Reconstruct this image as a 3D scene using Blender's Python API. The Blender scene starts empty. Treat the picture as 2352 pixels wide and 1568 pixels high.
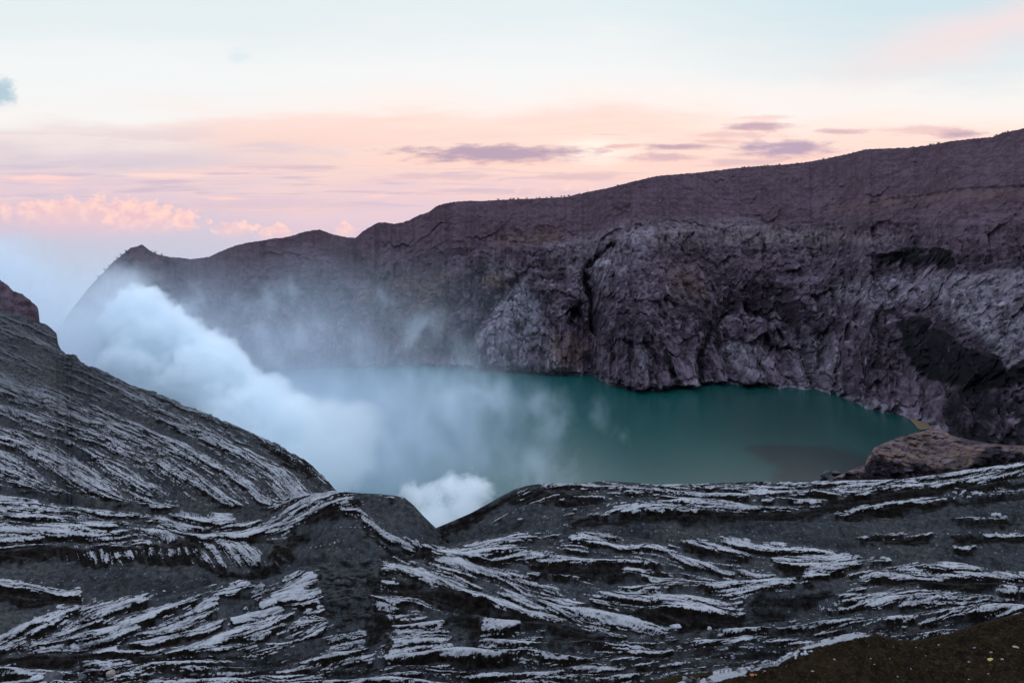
import bpy, math, random
import numpy as np

# ------------------------------------------------------------------ survey frame
# The crater was surveyed from the camera's spot: bearings/depressions are given on a
# 2352 x 1568 chart (F = its focal length, YH = its horizon row); every point gets its own distance.
F, CX, YH, H = 2212.0, 1176.0, 520.0, 150.0
rng = np.random.default_rng(7)
random.seed(7)
scene = bpy.context.scene
COL = scene.collection

def xyz(px, py, Y):
    return np.stack([(px - CX) / F * Y, Y + 0 * px, H - (py - YH) / F * Y], -1)

def poly(u, pts, k=1, smooth=0):
    pts = np.array(pts, float)
    v = np.interp(u, pts[:, 0], pts[:, k])
    if smooth:
        du = u[1] - u[0]
        r = max(1, int(smooth / du))
        ker = np.hanning(2 * r + 3)[1:-1]; ker /= ker.sum()
        v = np.convolve(np.pad(v, r, mode='edge'), ker, 'valid')
    return v

# ------------------------------------------------------------------ noise
PERM = rng.permutation(4096)
GR2 = rng.random(4096) * 2 * np.pi
GC, GS = np.cos(GR2), np.sin(GR2)
GV = rng.normal(size=(4096, 3)); GV /= np.linalg.norm(GV, axis=1)[:, None]
GV = GV.astype(np.float32)

def perlin2(x, y, seed=0):
    xi = np.floor(x).astype(np.int64); yi = np.floor(y).astype(np.int64)
    xf = x - xi; yf = y - yi
    u = xf * xf * xf * (xf * (xf * 6 - 15) + 10); v = yf * yf * yf * (yf * (yf * 6 - 15) + 10)
    def g(a, b):
        h = PERM[(PERM[(xi + a + seed * 131) & 4095] + yi + b) & 4095]
        return GC[h] * (xf - a) + GS[h] * (yf - b)
    n0 = g(0, 0) * (1 - u) + g(1, 0) * u
    n1 = g(0, 1) * (1 - u) + g(1, 1) * u
    return (n0 * (1 - v) + n1 * v) * 1.5

def perlin3(P, seed=0):
    P = np.asarray(P, np.float32)
    I = np.floor(P).astype(np.int32); f = P - I
    w = f * f * f * (f * (f * 6 - 15) + 10)
    out = np.zeros(P.shape[:-1], np.float32)
    for a in (0, 1):
        wa = w[..., 0] if a else 1 - w[..., 0]
        ha = PERM[(I[..., 0] + a + seed * 71) & 4095]
        for b in (0, 1):
            wb = w[..., 1] if b else 1 - w[..., 1]
            hb = PERM[(ha + I[..., 1] + b) & 4095]
            for c in (0, 1):
                wc = w[..., 2] if c else 1 - w[..., 2]
                g = GV[PERM[(hb + I[..., 2] + c) & 4095]]
                out += wa * wb * wc * (g[..., 0] * (f[..., 0] - a) + g[..., 1] * (f[..., 1] - b) + g[..., 2] * (f[..., 2] - c))
    return out * 1.6

def fbm3(P, octv=4, seed=0, gain=0.5, ridged=False):
    s = 0; a = 1; t = 0
    for o in range(octv):
        n = perlin3(P * (2.03 ** o), seed + o)
        if ridged: n = 1 - 2 * np.abs(n)
        s = s + a * n; t += a; a *= gain
    return s / t

def facet3(P, seed=0, tilt=1.0):
    """broken-rock field: every jittered cell gets its own tilted plane. Returns height, edge distance, cell value"""
    P = np.asarray(P, np.float32); sh = P.shape[:-1]; P = P.reshape(-1, 3)
    I = np.floor(P).astype(np.int32)
    d1 = np.full(len(P), 9, np.float32); d2 = d1.copy(); hid = np.zeros(len(P), np.int32); off = np.zeros_like(P)
    for a in (-1, 0, 1):
        ha = PERM[(I[:, 0] + a + seed * 57) & 4095]
        for b in (-1, 0, 1):
            hb = PERM[(ha + I[:, 1] + b) & 4095]
            for c in (-1, 0, 1):
                h = PERM[(hb + I[:, 2] + c) & 4095]
                ctr = I + np.array([a, b, c], np.int32) + .5 + .42 * GV[h]
                v = P - ctr; d = np.sqrt((v * v).sum(1))
                m = d < d1
                d2 = np.where(m, d1, np.minimum(d2, d)); off[m] = v[m]; hid[m] = h[m]; d1 = np.where(m, d, d1)
    g = GV[(hid * 7 + 3) & 4095]; val = ((hid * 2654435 % 1000) / 1000.0)
    return ((g * off).sum(1) * tilt + (val - .5) * .6).reshape(sh), (d2 - d1).reshape(sh), val.reshape(sh)

def sstep(a, b, x):
    t = np.clip((x - a) / (b - a), 0, 1)
    return t * t * (3 - 2 * t)

def blur(A, rx, ry):
    for ax, r in ((1, rx), (0, ry)):
        r = int(r)
        if r < 1: continue
        ker = np.hanning(2 * r + 3)[1:-1]; ker /= ker.sum()
        pad = [(0, 0), (0, 0)]; pad[ax] = (r, r)
        B = np.pad(A, pad, mode='edge'); out = np.zeros_like(A)
        for i, k in enumerate(ker):
            out += k * (B[i:i + A.shape[0]] if ax == 0 else B[:, i:i + A.shape[1]])
        A = out
    return A

# ------------------------------------------------------------------ chart rasters
class Chart:
    def __init__(s, x0, x1, y0, y1, r, val=0.0):
        s.x0, s.y0, s.r = x0, y0, r
        s.xs = np.arange(x0, x1, r, dtype=float); s.ys = np.arange(y0, y1, r, dtype=float)
        s.X, s.Y = np.meshgrid(s.xs, s.ys)
        s.A = np.full(s.X.shape, val, float)
    def _inside(s, pts):
        pts = np.array(pts, float)
        j0 = max(0, int((pts[:, 0].min() - s.x0) / s.r) - 1); j1 = min(s.A.shape[1], int((pts[:, 0].max() - s.x0) / s.r) + 2)
        i0 = max(0, int((pts[:, 1].min() - s.y0) / s.r) - 1); i1 = min(s.A.shape[0], int((pts[:, 1].max() - s.y0) / s.r) + 2)
        X = s.X[i0:i1, j0:j1]; Y = s.Y[i0:i1, j0:j1]
        ins = np.zeros(X.shape, bool)
        for (xa, ya), (xb, yb) in zip(pts, np.roll(pts, -1, 0)):
            if ya == yb: continue
            c = ((ya > Y) != (yb > Y)) & (X < (xb - xa) * (Y - ya) / (yb - ya) + xa)
            ins ^= c
        return (slice(i0, i1), slice(j0, j1)), ins
    def fill(s, pts, v, soft=0, mode='set'):
        M = np.zeros_like(s.A)
        sl, ins = s._inside(pts)
        M[sl] = ins
        if soft: M = blur(M, soft / s.r, soft / s.r)
        s._mix(M, v, mode)
    def stroke(s, pts, w, v, soft=3, mode='set'):
        pts = np.array(pts, float); D = np.full_like(s.A, 1e9)
        for (a, b) in zip(pts[:-1], pts[1:]):
            d = b - a; L = max(1e-6, (d * d).sum())
            t = np.clip(((s.X - a[0]) * d[0] + (s.Y - a[1]) * d[1]) / L, 0, 1)
            D = np.minimum(D, np.hypot(s.X - a[0] - t * d[0], s.Y - a[1] - t * d[1]))
        s._mix(1 - sstep(w - soft, w + soft, D), v, mode)
    def _mix(s, M, v, mode):
        if mode == 'set': s.A = s.A * (1 - M) + v * M
        elif mode == 'max': s.A = np.maximum(s.A, v * M)
        else: s.A = s.A + v * M
    def get(s, x, y, A=None):
        A = s.A if A is None else A
        fx = np.clip((x - s.x0) / s.r, 0, A.shape[1] - 1.001); fy = np.clip((y - s.y0) / s.r, 0, A.shape[0] - 1.001)
        j = fx.astype(int); i = fy.astype(int); a = fx - j; b = fy - i
        return (A[i, j] * (1 - a) + A[i, j + 1] * a) * (1 - b) + (A[i + 1, j] * (1 - a) + A[i + 1, j + 1] * a) * b

# ------------------------------------------------------------------ mesh helpers
def tag(o, label=None, cat=None, group=None, kind=None):
    for k, v in (('label', label), ('category', cat), ('group', group), ('kind', kind)):
        if v: o[k] = v
    return o

def mesh_obj(name, V, Fc, mat, parent=None, smooth=True, attrs=None):
    me = bpy.data.meshes.new(name)
    V = np.asarray(V, np.float32); Fc = np.asarray(Fc, np.int32)
    n = Fc.shape[1]
    me.vertices.add(len(V)); me.vertices.foreach_set('co', V.ravel())
    me.loops.add(Fc.size); me.loops.foreach_set('vertex_index', Fc.ravel())
    me.polygons.add(len(Fc)); me.polygons.foreach_set('loop_start', np.arange(0, Fc.size, n, dtype=np.int32))
    me.polygons.foreach_set('use_smooth', np.full(len(Fc), smooth))
    for k, a in (attrs or {}).items():
        at = me.attributes.new(k, 'FLOAT', 'POINT'); at.data.foreach_set('value', np.asarray(a, np.float32).ravel())
    me.update(calc_edges=True); me.validate()
    if mat: me.materials.append(mat)
    o = bpy.data.objects.new(name, me); COL.objects.link(o)
    if parent: o.parent = parent
    return o

def grid_faces(n, m):
    I = np.arange(n * m).reshape(n, m)
    return np.stack([I[:-1, :-1], I[1:, :-1], I[1:, 1:], I[:-1, 1:]], -1).reshape(-1, 4)

# ------------------------------------------------------------------ shader helpers
class E:
    """tiny expression builder over Math nodes"""
    def __init__(s, nt, sock): s.nt, s.s = nt, sock
    def _m(s, op, *a, clamp=False):
        n = s.nt.nodes.new('ShaderNodeMath'); n.operation = op; n.use_clamp = clamp
        for i, v in enumerate(a):
            if isinstance(v, E): s.nt.links.new(v.s, n.inputs[i])
            else: n.inputs[i].default_value = v
        return E(s.nt, n.outputs[0])
    def __add__(s, o): return s._m('ADD', s, o)
    __radd__ = __add__
    def __sub__(s, o): return s._m('SUBTRACT', s, o)
    def __rsub__(s, o): return s._m('SUBTRACT', o, s)
    def __mul__(s, o): return s._m('MULTIPLY', s, o)
    __rmul__ = __mul__
    def __truediv__(s, o): return s._m('DIVIDE', s, o)
    def max(s, o): return s._m('MAXIMUM', s, o)
    def min(s, o): return s._m('MINIMUM', s, o)
    def pow(s, o): return s._m('POWER', s, o)
    def sqrt(s): return s._m('SQRT', s)
    def abs(s): return s._m('ABSOLUTE', s)
    def clamp(s): return s._m('ADD', s, 0.0, clamp=True)
    def ss(s, a, b):
        n = s.nt.nodes.new('ShaderNodeMapRange'); n.interpolation_type = 'SMOOTHSTEP'
        s.nt.links.new(s.s, n.inputs[0]); n.inputs[1].default_value = a; n.inputs[2].default_value = b
        return E(s.nt, n.outputs[0])

def combine(nt, x, y, z):
    n = nt.nodes.new('ShaderNodeCombineXYZ')
    for i, v in enumerate((x, y, z)):
        if isinstance(v, E): nt.links.new(v.s, n.inputs[i])
        else: n.inputs[i].default_value = v
    return n.outputs[0]

def noise(nt, vec, scale=1.0, detail=4, rough=0.55, dist=0.0):
    n = nt.nodes.new('ShaderNodeTexNoise'); nt.links.new(vec, n.inputs['Vector'])
    n.inputs['Scale'].default_value = scale; n.inputs['Detail'].default_value = detail
    n.inputs['Roughness'].default_value = rough; n.inputs['Distortion'].default_value = dist
    return E(nt, n.outputs[0])

def mixc(nt, fac, a, b):
    n = nt.nodes.new('ShaderNodeMix'); n.data_type = 'RGBA'
    for i, v in ((0, fac), (6, a), (7, b)):
        if isinstance(v, E): nt.links.new(v.s, n.inputs[i])
        elif hasattr(v, 'is_output'): nt.links.new(v, n.inputs[i])
        elif isinstance(v, tuple): n.inputs[i].default_value = (*v, 1)
        else: n.inputs[i].default_value = v
    return n.outputs[2]

def new_mat(name):
    m = bpy.data.materials.new(name); m.use_nodes = True
    nt = m.node_tree; nt.nodes.clear()
    out = nt.nodes.new('ShaderNodeOutputMaterial')
    return m, nt, out

def attr(nt, name):
    n = nt.nodes.new('ShaderNodeAttribute'); n.attribute_name = name
    return E(nt, n.outputs['Fac'])

def objco(nt):
    n = nt.nodes.new('ShaderNodeTexCoord'); return n.outputs['Object']

def vscale(nt, vec, s):
    n = nt.nodes.new('ShaderNodeVectorMath'); n.operation = 'MULTIPLY'
    nt.links.new(vec, n.inputs[0]); n.inputs[1].default_value = s
    return n.outputs[0]

def principled(nt, out, col, rough=0.95, spec=0.2, bump=None, bstr=0.3, bdist=0.1):
    b = nt.nodes.new('ShaderNodeBsdfPrincipled')
    if isinstance(col, tuple): b.inputs['Base Color'].default_value = (*col, 1)
    else: nt.links.new(col, b.inputs['Base Color'])
    b.inputs['Roughness'].default_value = rough; b.inputs['Specular IOR Level'].default_value = spec
    if bump is not None:
        n = nt.nodes.new('ShaderNodeBump'); n.inputs['Strength'].default_value = bstr; n.inputs['Distance'].default_value = bdist
        nt.links.new(bump.s, n.inputs['Height']); nt.links.new(n.outputs[0], b.inputs['Normal'])
    nt.links.new(b.outputs[0], out.inputs[0])
    return b

def srgb(r, g, b):
    f = lambda c: ((c / 255 + 0.055) / 1.055) ** 2.4 if c > 10 else c / 255 / 12.92
    return (f(r), f(g), f(b))

# ================================================================== MATERIALS
def ash_material(name='eroded_ash', white=(0.385, 0.378, 0.395)):
    m, nt, out = new_mat(name)
    co = objco(nt)
    cr, sc, br, dirt = attr(nt, 'crust'), attr(nt, 'scarp'), attr(nt, 'brown'), attr(nt, 'dirt')
    n1 = noise(nt, co, 0.16, 4, 0.6); n2 = noise(nt, co, 0.8, 4, 0.68); n3 = noise(nt, co, 2.7, 3, 0.6)
    speck = n3.ss(0.58, 0.72)
    gravel = mixc(nt, (n2 * 0.6 + n1 * 0.4).ss(0.32, 0.68), (0.012, 0.0128, 0.0145), (0.050, 0.052, 0.056))
    n0 = noise(nt, co, 0.045, 5, 0.62)
    gravel = mixc(nt, n0.ss(.42, .62) * .75, gravel, mixc(nt, n2.ss(.3, .7), (0.024, 0.022, 0.021), (0.074, 0.072, 0.072)))
    for sc_, th, k_ in ((1.0, .84, .55), (2.1, .74, .5)):
        vo = nt.nodes.new('ShaderNodeTexVoronoi'); nt.links.new(co, vo.inputs['Vector']); vo.inputs['Scale'].default_value = sc_
        sp_ = nt.nodes.new('ShaderNodeSeparateColor'); nt.links.new(vo.outputs['Color'], sp_.inputs[0])
        rnd = E(nt, sp_.outputs[0]); peb = (1.0 - E(nt, vo.outputs['Distance']).ss(.22, .40)) * rnd.ss(th, th + .06)
        gravel = mixc(nt, peb * k_, gravel, mixc(nt, E(nt, sp_.outputs[1]), (0.05, 0.052, 0.058), (0.15, 0.153, 0.165)))
        n3 = n3 + peb * .25
    gravel = mixc(nt, n3.ss(0.42, 0.30) * 0.6, gravel, (0.012, 0.013, 0.014))
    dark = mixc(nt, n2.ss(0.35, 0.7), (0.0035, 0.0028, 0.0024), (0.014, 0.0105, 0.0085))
    wh = mixc(nt, (n2 * 0.5 + n1 * 0.5).ss(0.3, 0.66), tuple(0.72 * c for c in white), white)
    wh = mixc(nt, dirt, wh, (0.060, 0.061, 0.069))
    brown = mixc(nt, n2.ss(0.35, 0.7), (0.008, 0.0052, 0.003), (0.019, 0.012, 0.0065))
    brown = mixc(nt, n1.ss(.45, .7) * .4, brown, (0.028, 0.020, 0.008))
    brown = mixc(nt, n3.ss(.54, .70) * .7, brown, (0.036, 0.026, 0.015)); brown = mixc(nt, n3.ss(.44, .32) * .8, brown, (0.004, 0.003, 0.002))
    brown = mixc(nt, (n1 * .5 + n2 * .5).ss(.43, .36) * .7, brown, (0.004, 0.0032, 0.0025))
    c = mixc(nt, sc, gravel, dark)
    c = mixc(nt, (cr + (n3 - 0.5) * 0.5).ss(0.35, 0.62), c, wh)
    c = mixc(nt, br, c, brown)
    h = n2 * 0.6 + n3 * 0.4
    principled(nt, out, c, 1.0, 0.03, h, 0.8, 0.5)
    return m

def wall_material():
    m, nt, out = new_mat('crater_rock')
    co = objco(nt)
    tone, dk, warm, pale = attr(nt, 'tone'), attr(nt, 'dark'), attr(nt, 'warm'), attr(nt, 'pale')
    n1 = noise(nt, co, 0.018, 6, 0.6); n2 = noise(nt, co, 0.11, 5, 0.65)
    n3 = noise(nt, vscale(nt, co, (0.35, 0.35, 0.9)), 0.8, 4, 0.65)
    c = mixc(nt, (n1 * 0.45 + n2 * 0.3 + n3 * 0.25 + tone * 0.5 - 0.25).ss(0.33, 0.68), (0.029, 0.0205, 0.028), (0.130, 0.093, 0.121))
    c = mixc(nt, attr(nt, 'upper') * .8, c, mixc(nt, (n2 * .5 + n3 * .5).ss(.35, .65), (0.040, 0.0235, 0.030), (0.088, 0.055, 0.069)))
    c = mixc(nt, n3.ss(.62, .74) * (1.0 - attr(nt, 'upper')) * .45, c, (0.20, 0.18, 0.21))
    c = mixc(nt, n3.ss(.40, .28) * .6, c, (0.013, 0.012, 0.015))
    c = mixc(nt, warm * (n2.ss(0.3, 0.7)), c, (0.125, 0.076, 0.050))
    c = mixc(nt, (pale * n2.ss(0.25, 0.6)).clamp(), c, (0.27, 0.245, 0.285))
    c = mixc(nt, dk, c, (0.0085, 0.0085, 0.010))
    principled(nt, out, c, 1.0, 0.03, n2 * 0.45 + n3 * 0.55, 0.5, 1.6)
    return m

def water_material():
    m, nt, out = new_mat('acid_water')
    co = objco(nt)
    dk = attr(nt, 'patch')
    n1 = noise(nt, vscale(nt, co, (1, 0.4, 1)), 0.012, 4, 0.55)
    c = mixc(nt, n1.ss(0.35, 0.65), (0.003, 0.036, 0.033), (0.005, 0.056, 0.051))
    sx = nt.nodes.new('ShaderNodeSeparateXYZ'); nt.links.new(co, sx.inputs[0])
    left_teal = 1.0 - (E(nt, sx.outputs[0]) + (n1 - .5) * 220).ss(-120, 130)          # stronger turquoise towards the left, with an uneven edge
    c = mixc(nt, left_teal * .85, c, (0.012, 0.120, 0.128))
    c = mixc(nt, (E(nt, sx.outputs[0]) + (n1 - .5) * 160).ss(60, 300) * .55, c, (0.003, 0.024, 0.023))
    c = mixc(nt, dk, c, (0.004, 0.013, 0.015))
    rip = noise(nt, vscale(nt, co, (0.6, 1.0, 1)), 0.9, 3, 0.6)
    principled(nt, out, c, 0.22, 0.10, rip, 0.25, 0.3)
    return m

def stone_material(name, a, b):
    m, nt, out = new_mat(name)
    co = objco(nt)
    n = noise(nt, co, 3.0, 5, 0.65)
    principled(nt, out, mixc(nt, n.ss(0.3, 0.7), a, b), 0.95, 0.15, n, 0.5, 0.15)
    return m

MAT_ASH = ash_material()
MAT_WALL = wall_material()
MAT_WATER = water_material()

# ================================================================== FOREGROUND PAINT
#@PAINT
R = 1.5
ch = Chart(-420, 2780, 560, 1800, R)
# crust coverage (0..1)
cv = ch
cv.A[:] = 0.12
def FILL(v, soft, *p): cv.fill(p, v, soft)
def STR(v, w, soft, *p): cv.stroke(p, w, v, soft)
# hillside
FILL(.52, 40, (-420, 560), (0, 690), (420, 910), (800, 1130), (640, 1175), (366, 1168), (0, 1105), (-420, 1060))
FILL(.58, 30, (-420, 880), (0, 960), (300, 1000), (520, 1060), (640, 1160), (366, 1166), (0, 1100), (-420, 1050))
FILL(.72, 18, (40, 1030), (190, 1050), (350, 1100), (380, 1160), (200, 1115), (90, 1100))
FILL(.16, 16, (600, 1010), (700, 1050), (790, 1140), (740, 1150), (690, 1110), (640, 1060))
FILL(.70, 8, (535, 1090), (560, 1090), (640, 1160), (600, 1155))
FILL(.70, 8, (600, 1085), (650, 1090), (700, 1130), (640, 1130))
# gully under the hillside
FILL(.03, 8, (-420, 1080), (0, 1112), (110, 1135), (220, 1142), (311, 1152), (366, 1172), (440, 1142), (527, 1166), (586, 1156), (641, 1170), (770, 1128), (740, 1145), (640, 1190), (560, 1200), (513, 1180), (330, 1178), (146, 1157), (0, 1142), (-420, 1120))
# long ridge and hump
FILL(.80, 6, (-420, 1120), (0, 1144), (146, 1159), (238, 1173), (330, 1181), (513, 1184), (560, 1199), (620, 1192), (680, 1160), (750, 1134), (800, 1129), (830, 1135), (760, 1160), (690, 1190), (660, 1228), (620, 1222), (494, 1236), (403, 1240), (238, 1252), (84, 1250), (0, 1258), (-420, 1240))
FILL(.22, 8, (256, 1190), (366, 1192), (372, 1215), (300, 1222), (262, 1212))
STR(.15, 4, 3, (20, 1188), (110, 1192), (220, 1198), (262, 1220))
FILL(.02, 6, (-420, 1246), (0, 1260), (84, 1254), (238, 1256), (403, 1246), (447, 1243), (447, 1266), (311, 1275), (200, 1262), (0, 1284), (-420, 1270))
FILL(.55, 4, (190, 1262), (250, 1265), (250, 1288), (230, 1292), (190, 1276))
FILL(.55, 4, (260, 1270), (340, 1258), (447, 1255), (447, 1272), (330, 1275), (270, 1284))
FILL(.74, 8, (447, 1245), (560, 1242), (604, 1262), (600, 1290), (570, 1305), (520, 1305), (470, 1280))
FILL(.02, 10, (-420, 1300), (0, 1292), (238, 1306), (400, 1296), (531, 1322), (640, 1300), (677, 1246), (690, 1200), (760, 1170), (800, 1185), (860, 1235), (915, 1270), (860, 1296), (740, 1296), (640, 1332), (560, 1330), (300, 1366), (195, 1382), (185, 1362), (0, 1326), (-420, 1300))
FILL(.66, 5, (780, 1150), (812, 1160), (893, 1214), (985, 1260), (930, 1264), (867, 1228), (812, 1188), (785, 1168))
FILL(.05, 6, (830, 1138), (930, 1145), (960, 1172), (1005, 1216), (1000, 1250), (985, 1258), (893, 1210), (840, 1170))
# right ridge
FILL(.10, 8, (1000, 1222), (1180, 1125), (1240, 1110), (1390, 1104), (1390, 1150), (1320, 1200), (1100, 1240), (1010, 1262))
FILL(.55, 6, (1240, 1108), (1390, 1102), (1550, 1108), (1727, 1104), (1932, 1102), (2079, 1098), (2189, 1080), (2352, 1058), (2780, 1010), (2780, 1080), (2352, 1100), (2189, 1112), (2050, 1128), (1932, 1132), (1727, 1140), (1540, 1140), (1390, 1130), (1260, 1120))
FILL(.85, 5, (1914, 1104), (2079, 1102), (2150, 1095), (2060, 1122), (1980, 1130), (1914, 1130))
FILL(.85, 4, (1727, 1110), (1860, 1108), (1800, 1126), (1740, 1120))
FILL(.90, 4, (1318, 1192), (1424, 1164), (1493, 1150), (1620, 1143), (1676, 1158), (1808, 1160), (1860, 1146), (1914, 1150), (1850, 1162), (1750, 1172), (1620, 1174), (1500, 1168), (1424, 1176))
FILL(.01, 5, (1318, 1198), (1424, 1182), (1500, 1174), (1620, 1178), (1750, 1176), (1850, 1168), (1932, 1140), (2189, 1116), (2352, 1106), (2780, 1086), (2780, 1120), (2352, 1126), (2190, 1128), (2098, 1148), (1920, 1180), (1830, 1200), (1500, 1202), (1330, 1215))
STR(.95, 4.0, 3, (1920, 1180), (1987, 1166), (2083, 1155), (2101, 1151), (2189, 1133), (2352, 1126), (2700, 1112))
FILL(.01, 8, (1300, 1218), (1500, 1205), (1830, 1206), (1930, 1186), (2110, 1160), (2352, 1140), (2780, 1130), (2780, 1330), (2352, 1312), (1980, 1280), (1900, 1262), (1780, 1258), (1700, 1236), (1500, 1242), (1330, 1226))
for a in [((1975, 1226), (2070, 1225), (2141, 1226)), ((2203, 1190), (2270, 1187), (2310, 1190)), ((2262, 1229), (2330, 1228), (2360, 1230)), ((2192, 1257), (2255, 1255)), ((1760, 1250), (1800, 1252))]:
    STR(.95, 3.0, 3, *a)
# middle field
FILL(.45, 8, (1010, 1272), (1130, 1230), (1259, 1221), (1277, 1236), (1347, 1250), (1332, 1272), (1391, 1298), (1204, 1287), (1098, 1287))
FILL(.10, 8, (1200, 1246), (1290, 1250), (1320, 1268), (1230, 1272))
STR(.85, 6, 4, (1204, 1284), (1290, 1284), (1350, 1275))
STR(.85, 9, 5, (1325, 1232), (1400, 1234), (1471, 1246), (1550, 1268), (1640, 1296), (1700, 1304))
FILL(.45, 8, (1380, 1252), (1470, 1262), (1560, 1290), (1450, 1290))
FILL(.80, 6, (864, 1298), (952, 1283), (1050, 1291), (1168, 1313), (1277, 1346), (1318, 1379), (1424, 1422), (1550, 1452), (1550, 1458), (1398, 1459), (1332, 1433), (1241, 1422), (1149, 1397), (1061, 1360), (974, 1331), (930, 1313), (880, 1312))
STR(.10, 4, 3, (952, 1296), (1040, 1318), (1140, 1334), (1220, 1372))
FILL(.20, 6, (1070, 1322), (1130, 1330), (1200, 1362), (1150, 1362), (1080, 1340))
FILL(.02, 8, (850, 1320), (960, 1340), (1061, 1368), (1149, 1404), (1241, 1430), (1332, 1442), (1398, 1466), (1300, 1470), (1240, 1440), (1100, 1418), (1036, 1400), (940, 1372), (850, 1345))
FILL(.62, 6, (849, 1338), (900, 1334), (935, 1368), (930, 1378), (855, 1375))
FILL(.72, 6, (860, 1382), (911, 1380), (915, 1405), (862, 1406))
FILL(.78, 8, (893, 1410), (960, 1405), (1036, 1440), (1040, 1490), (980, 1521), (895, 1521), (890, 1450))
FILL(.70, 8, (1091, 1428), (1170, 1430), (1237, 1462), (1237, 1482), (1095, 1482))
FILL(.72, 8, (746, 1470), (800, 1440), (849, 1445), (849, 1521), (746, 1521))
STR(.70, 6, 4, (1325, 1470), (1380, 1478), (1410, 1486))
FILL(.04, 10, (846, 1400), (884, 1410), (905, 1440), (880, 1462), (858, 1490), (842, 1450))
FILL(.04, 10, (1042, 1392), (1078, 1404), (1112, 1446), (1080, 1466), (1050, 1440))
FILL(.02, 7, (1204, 1288), (1391, 1300), (1500, 1300), (1600, 1318), (1540, 1330), (1400, 1340), (1300, 1340), (1200, 1310))
STR(.80, 4, 3, (1213, 1316), (1260, 1313), (1310, 1318))
FILL(.50, 6, (1318, 1324), (1370, 1328), (1400, 1346), (1340, 1346))
FILL(.74, 7, (1351, 1378), (1420, 1342), (1493, 1344), (1550, 1372), (1640, 1395), (1700, 1408), (1640, 1406), (1550, 1400), (1400, 1392))
FILL(.02, 7, (1320, 1384), (1400, 1400), (1550, 1408), (1680, 1414), (1720, 1430), (1600, 1440), (1480, 1430), (1400, 1412))
STR(.8, 7, 4, (1493, 1350), (1570, 1374), (1650, 1392), (1700, 1402))
FILL(.80, 6, (1614, 1243), (1712, 1239), (1804, 1268), (1760, 1270), (1702, 1265), (1640, 1254))
FILL(.74, 6, (1750, 1250), (1880, 1258), (1969, 1285), (2116, 1287), (2352, 1320), (2700, 1352), (2700, 1372), (2352, 1340), (2200, 1322), (2100, 1330), (1980, 1330), (1920, 1312), (1850, 1320), (1790, 1300))
FILL(.78, 6, (1493, 1250), (1603, 1276), (1694, 1298), (1786, 1324), (1840, 1336), (1760, 1336), (1640, 1320), (1560, 1290))
STR(.78, 9, 5, (1440, 1310), (1500, 1322), (1585, 1330), (1690, 1316))
FILL(.62, 6, (1621, 1350), (1700, 1335), (1808, 1335), (1800, 1350), (1700, 1378), (1640, 1370))
FILL(.80, 5, (1841, 1318), (1925, 1302), (1925, 1310), (1850, 1326))
FILL(.80, 5, (1970, 1322), (2080, 1298), (2170, 1302), (2190, 1316), (2080, 1324), (1975, 1332))
FILL(.62, 6, (1914, 1372), (1990, 1342), (2100, 1346), (2200, 1362), (2352, 1358), (2352, 1378), (2150, 1390), (2000, 1392))
FILL(.01, 6, (1790, 1300), (1850, 1300), (1842, 1332), (1800, 1322))
FILL(.01, 6, (1720, 1372), (1840, 1354), (1914, 1352), (1912, 1376), (1820, 1394), (1720, 1392))
FILL(.01, 6, (1980, 1336), (2080, 1328), (2200, 1330), (2352, 1346), (2700, 1376), (2700, 1386), (2352, 1358), (2200, 1352), (2060, 1342))
FILL(.02, 8, (1493, 1396), (1700, 1420), (1740, 1432), (1700, 1440), (1493, 1440))
FILL(.01, 8, (1727, 1398), (1815, 1402), (1810, 1430), (1730, 1428))
# plates at lower left
STR(.92, 9, 3, (-300, 1300), (0, 1334), (90, 1350), (178, 1364))
FILL(.01, 4, (-300, 1320), (0, 1344), (90, 1360), (183, 1370), (186, 1388), (120, 1398), (0, 1380), (-300, 1360))
FILL(.02, 8, (-420, 1380), (0, 1380), (120, 1398), (150, 1405), (0, 1456), (-420, 1520))
FILL(.84, 5, (-420, 1530), (0, 1459), (176, 1393), (198, 1386), (304, 1371), (348, 1378), (483, 1345), (549, 1334), (600, 1338), (660, 1310), (745, 1298), (754, 1330), (748, 1400), (740, 1450), (640, 1480), (476, 1496), (366, 1503), (22, 1497), (-420, 1600))
for w, p in [(5, ((190, 1400), (120, 1440), (60, 1466))), (7, ((487, 1366), (440, 1388), (390, 1410), (330, 1436))), (5, ((330, 1398), (260, 1428), (205, 1442))),
             (8, ((523, 1428), (470, 1462), (366, 1483), (270, 1490))), (12, ((560, 1360), (520, 1390), (490, 1420))), (8, ((620, 1365), (575, 1398))), (6, ((640, 1388), (700, 1402), (720, 1390))),
             (9, ((690, 1400), (640, 1450), (600, 1480))), (6, ((300, 1392), (360, 1384), (400, 1374))), (8, ((610, 1340), (640, 1330))), (6, ((560, 1470), (500, 1480)))]:
    STR(.05, w, 4, *p)
FILL(.03, 6, (500, 1378), (560, 1352), (590, 1345), (580, 1390), (520, 1425))
FILL(.03, 7, (735, 1300), (860, 1300), (850, 1400), (830, 1440), (760, 1440), (752, 1400))
# low strips at the bottom
FILL(.22, 6, (-420, 1505), (366, 1512), (720, 1500), (900, 1525), (1300, 1486), (1800, 1440), (2352, 1395), (2780, 1360), (2780, 1800), (-420, 1800))
FILL(.06, 5, (-420, 1500), (22, 1500), (366, 1508), (350, 1520), (0, 1524), (-420, 1524))
wx = 15 * perlin2(ch.X / 46, ch.Y / 24, 14) + 8 * perlin2(ch.X / 17, ch.Y / 9, 15) + 2.5 * perlin2(ch.X / 6, ch.Y / 4, 16)
wy = 6 * perlin2(ch.X / 40, ch.Y / 24, 17) + 3.5 * perlin2(ch.X / 15, ch.Y / 8, 18)
COVER = cv.get(ch.X + wx, ch.Y + wy); COVER = np.where(COVER > .3, COVER * .93, COVER)

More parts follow.
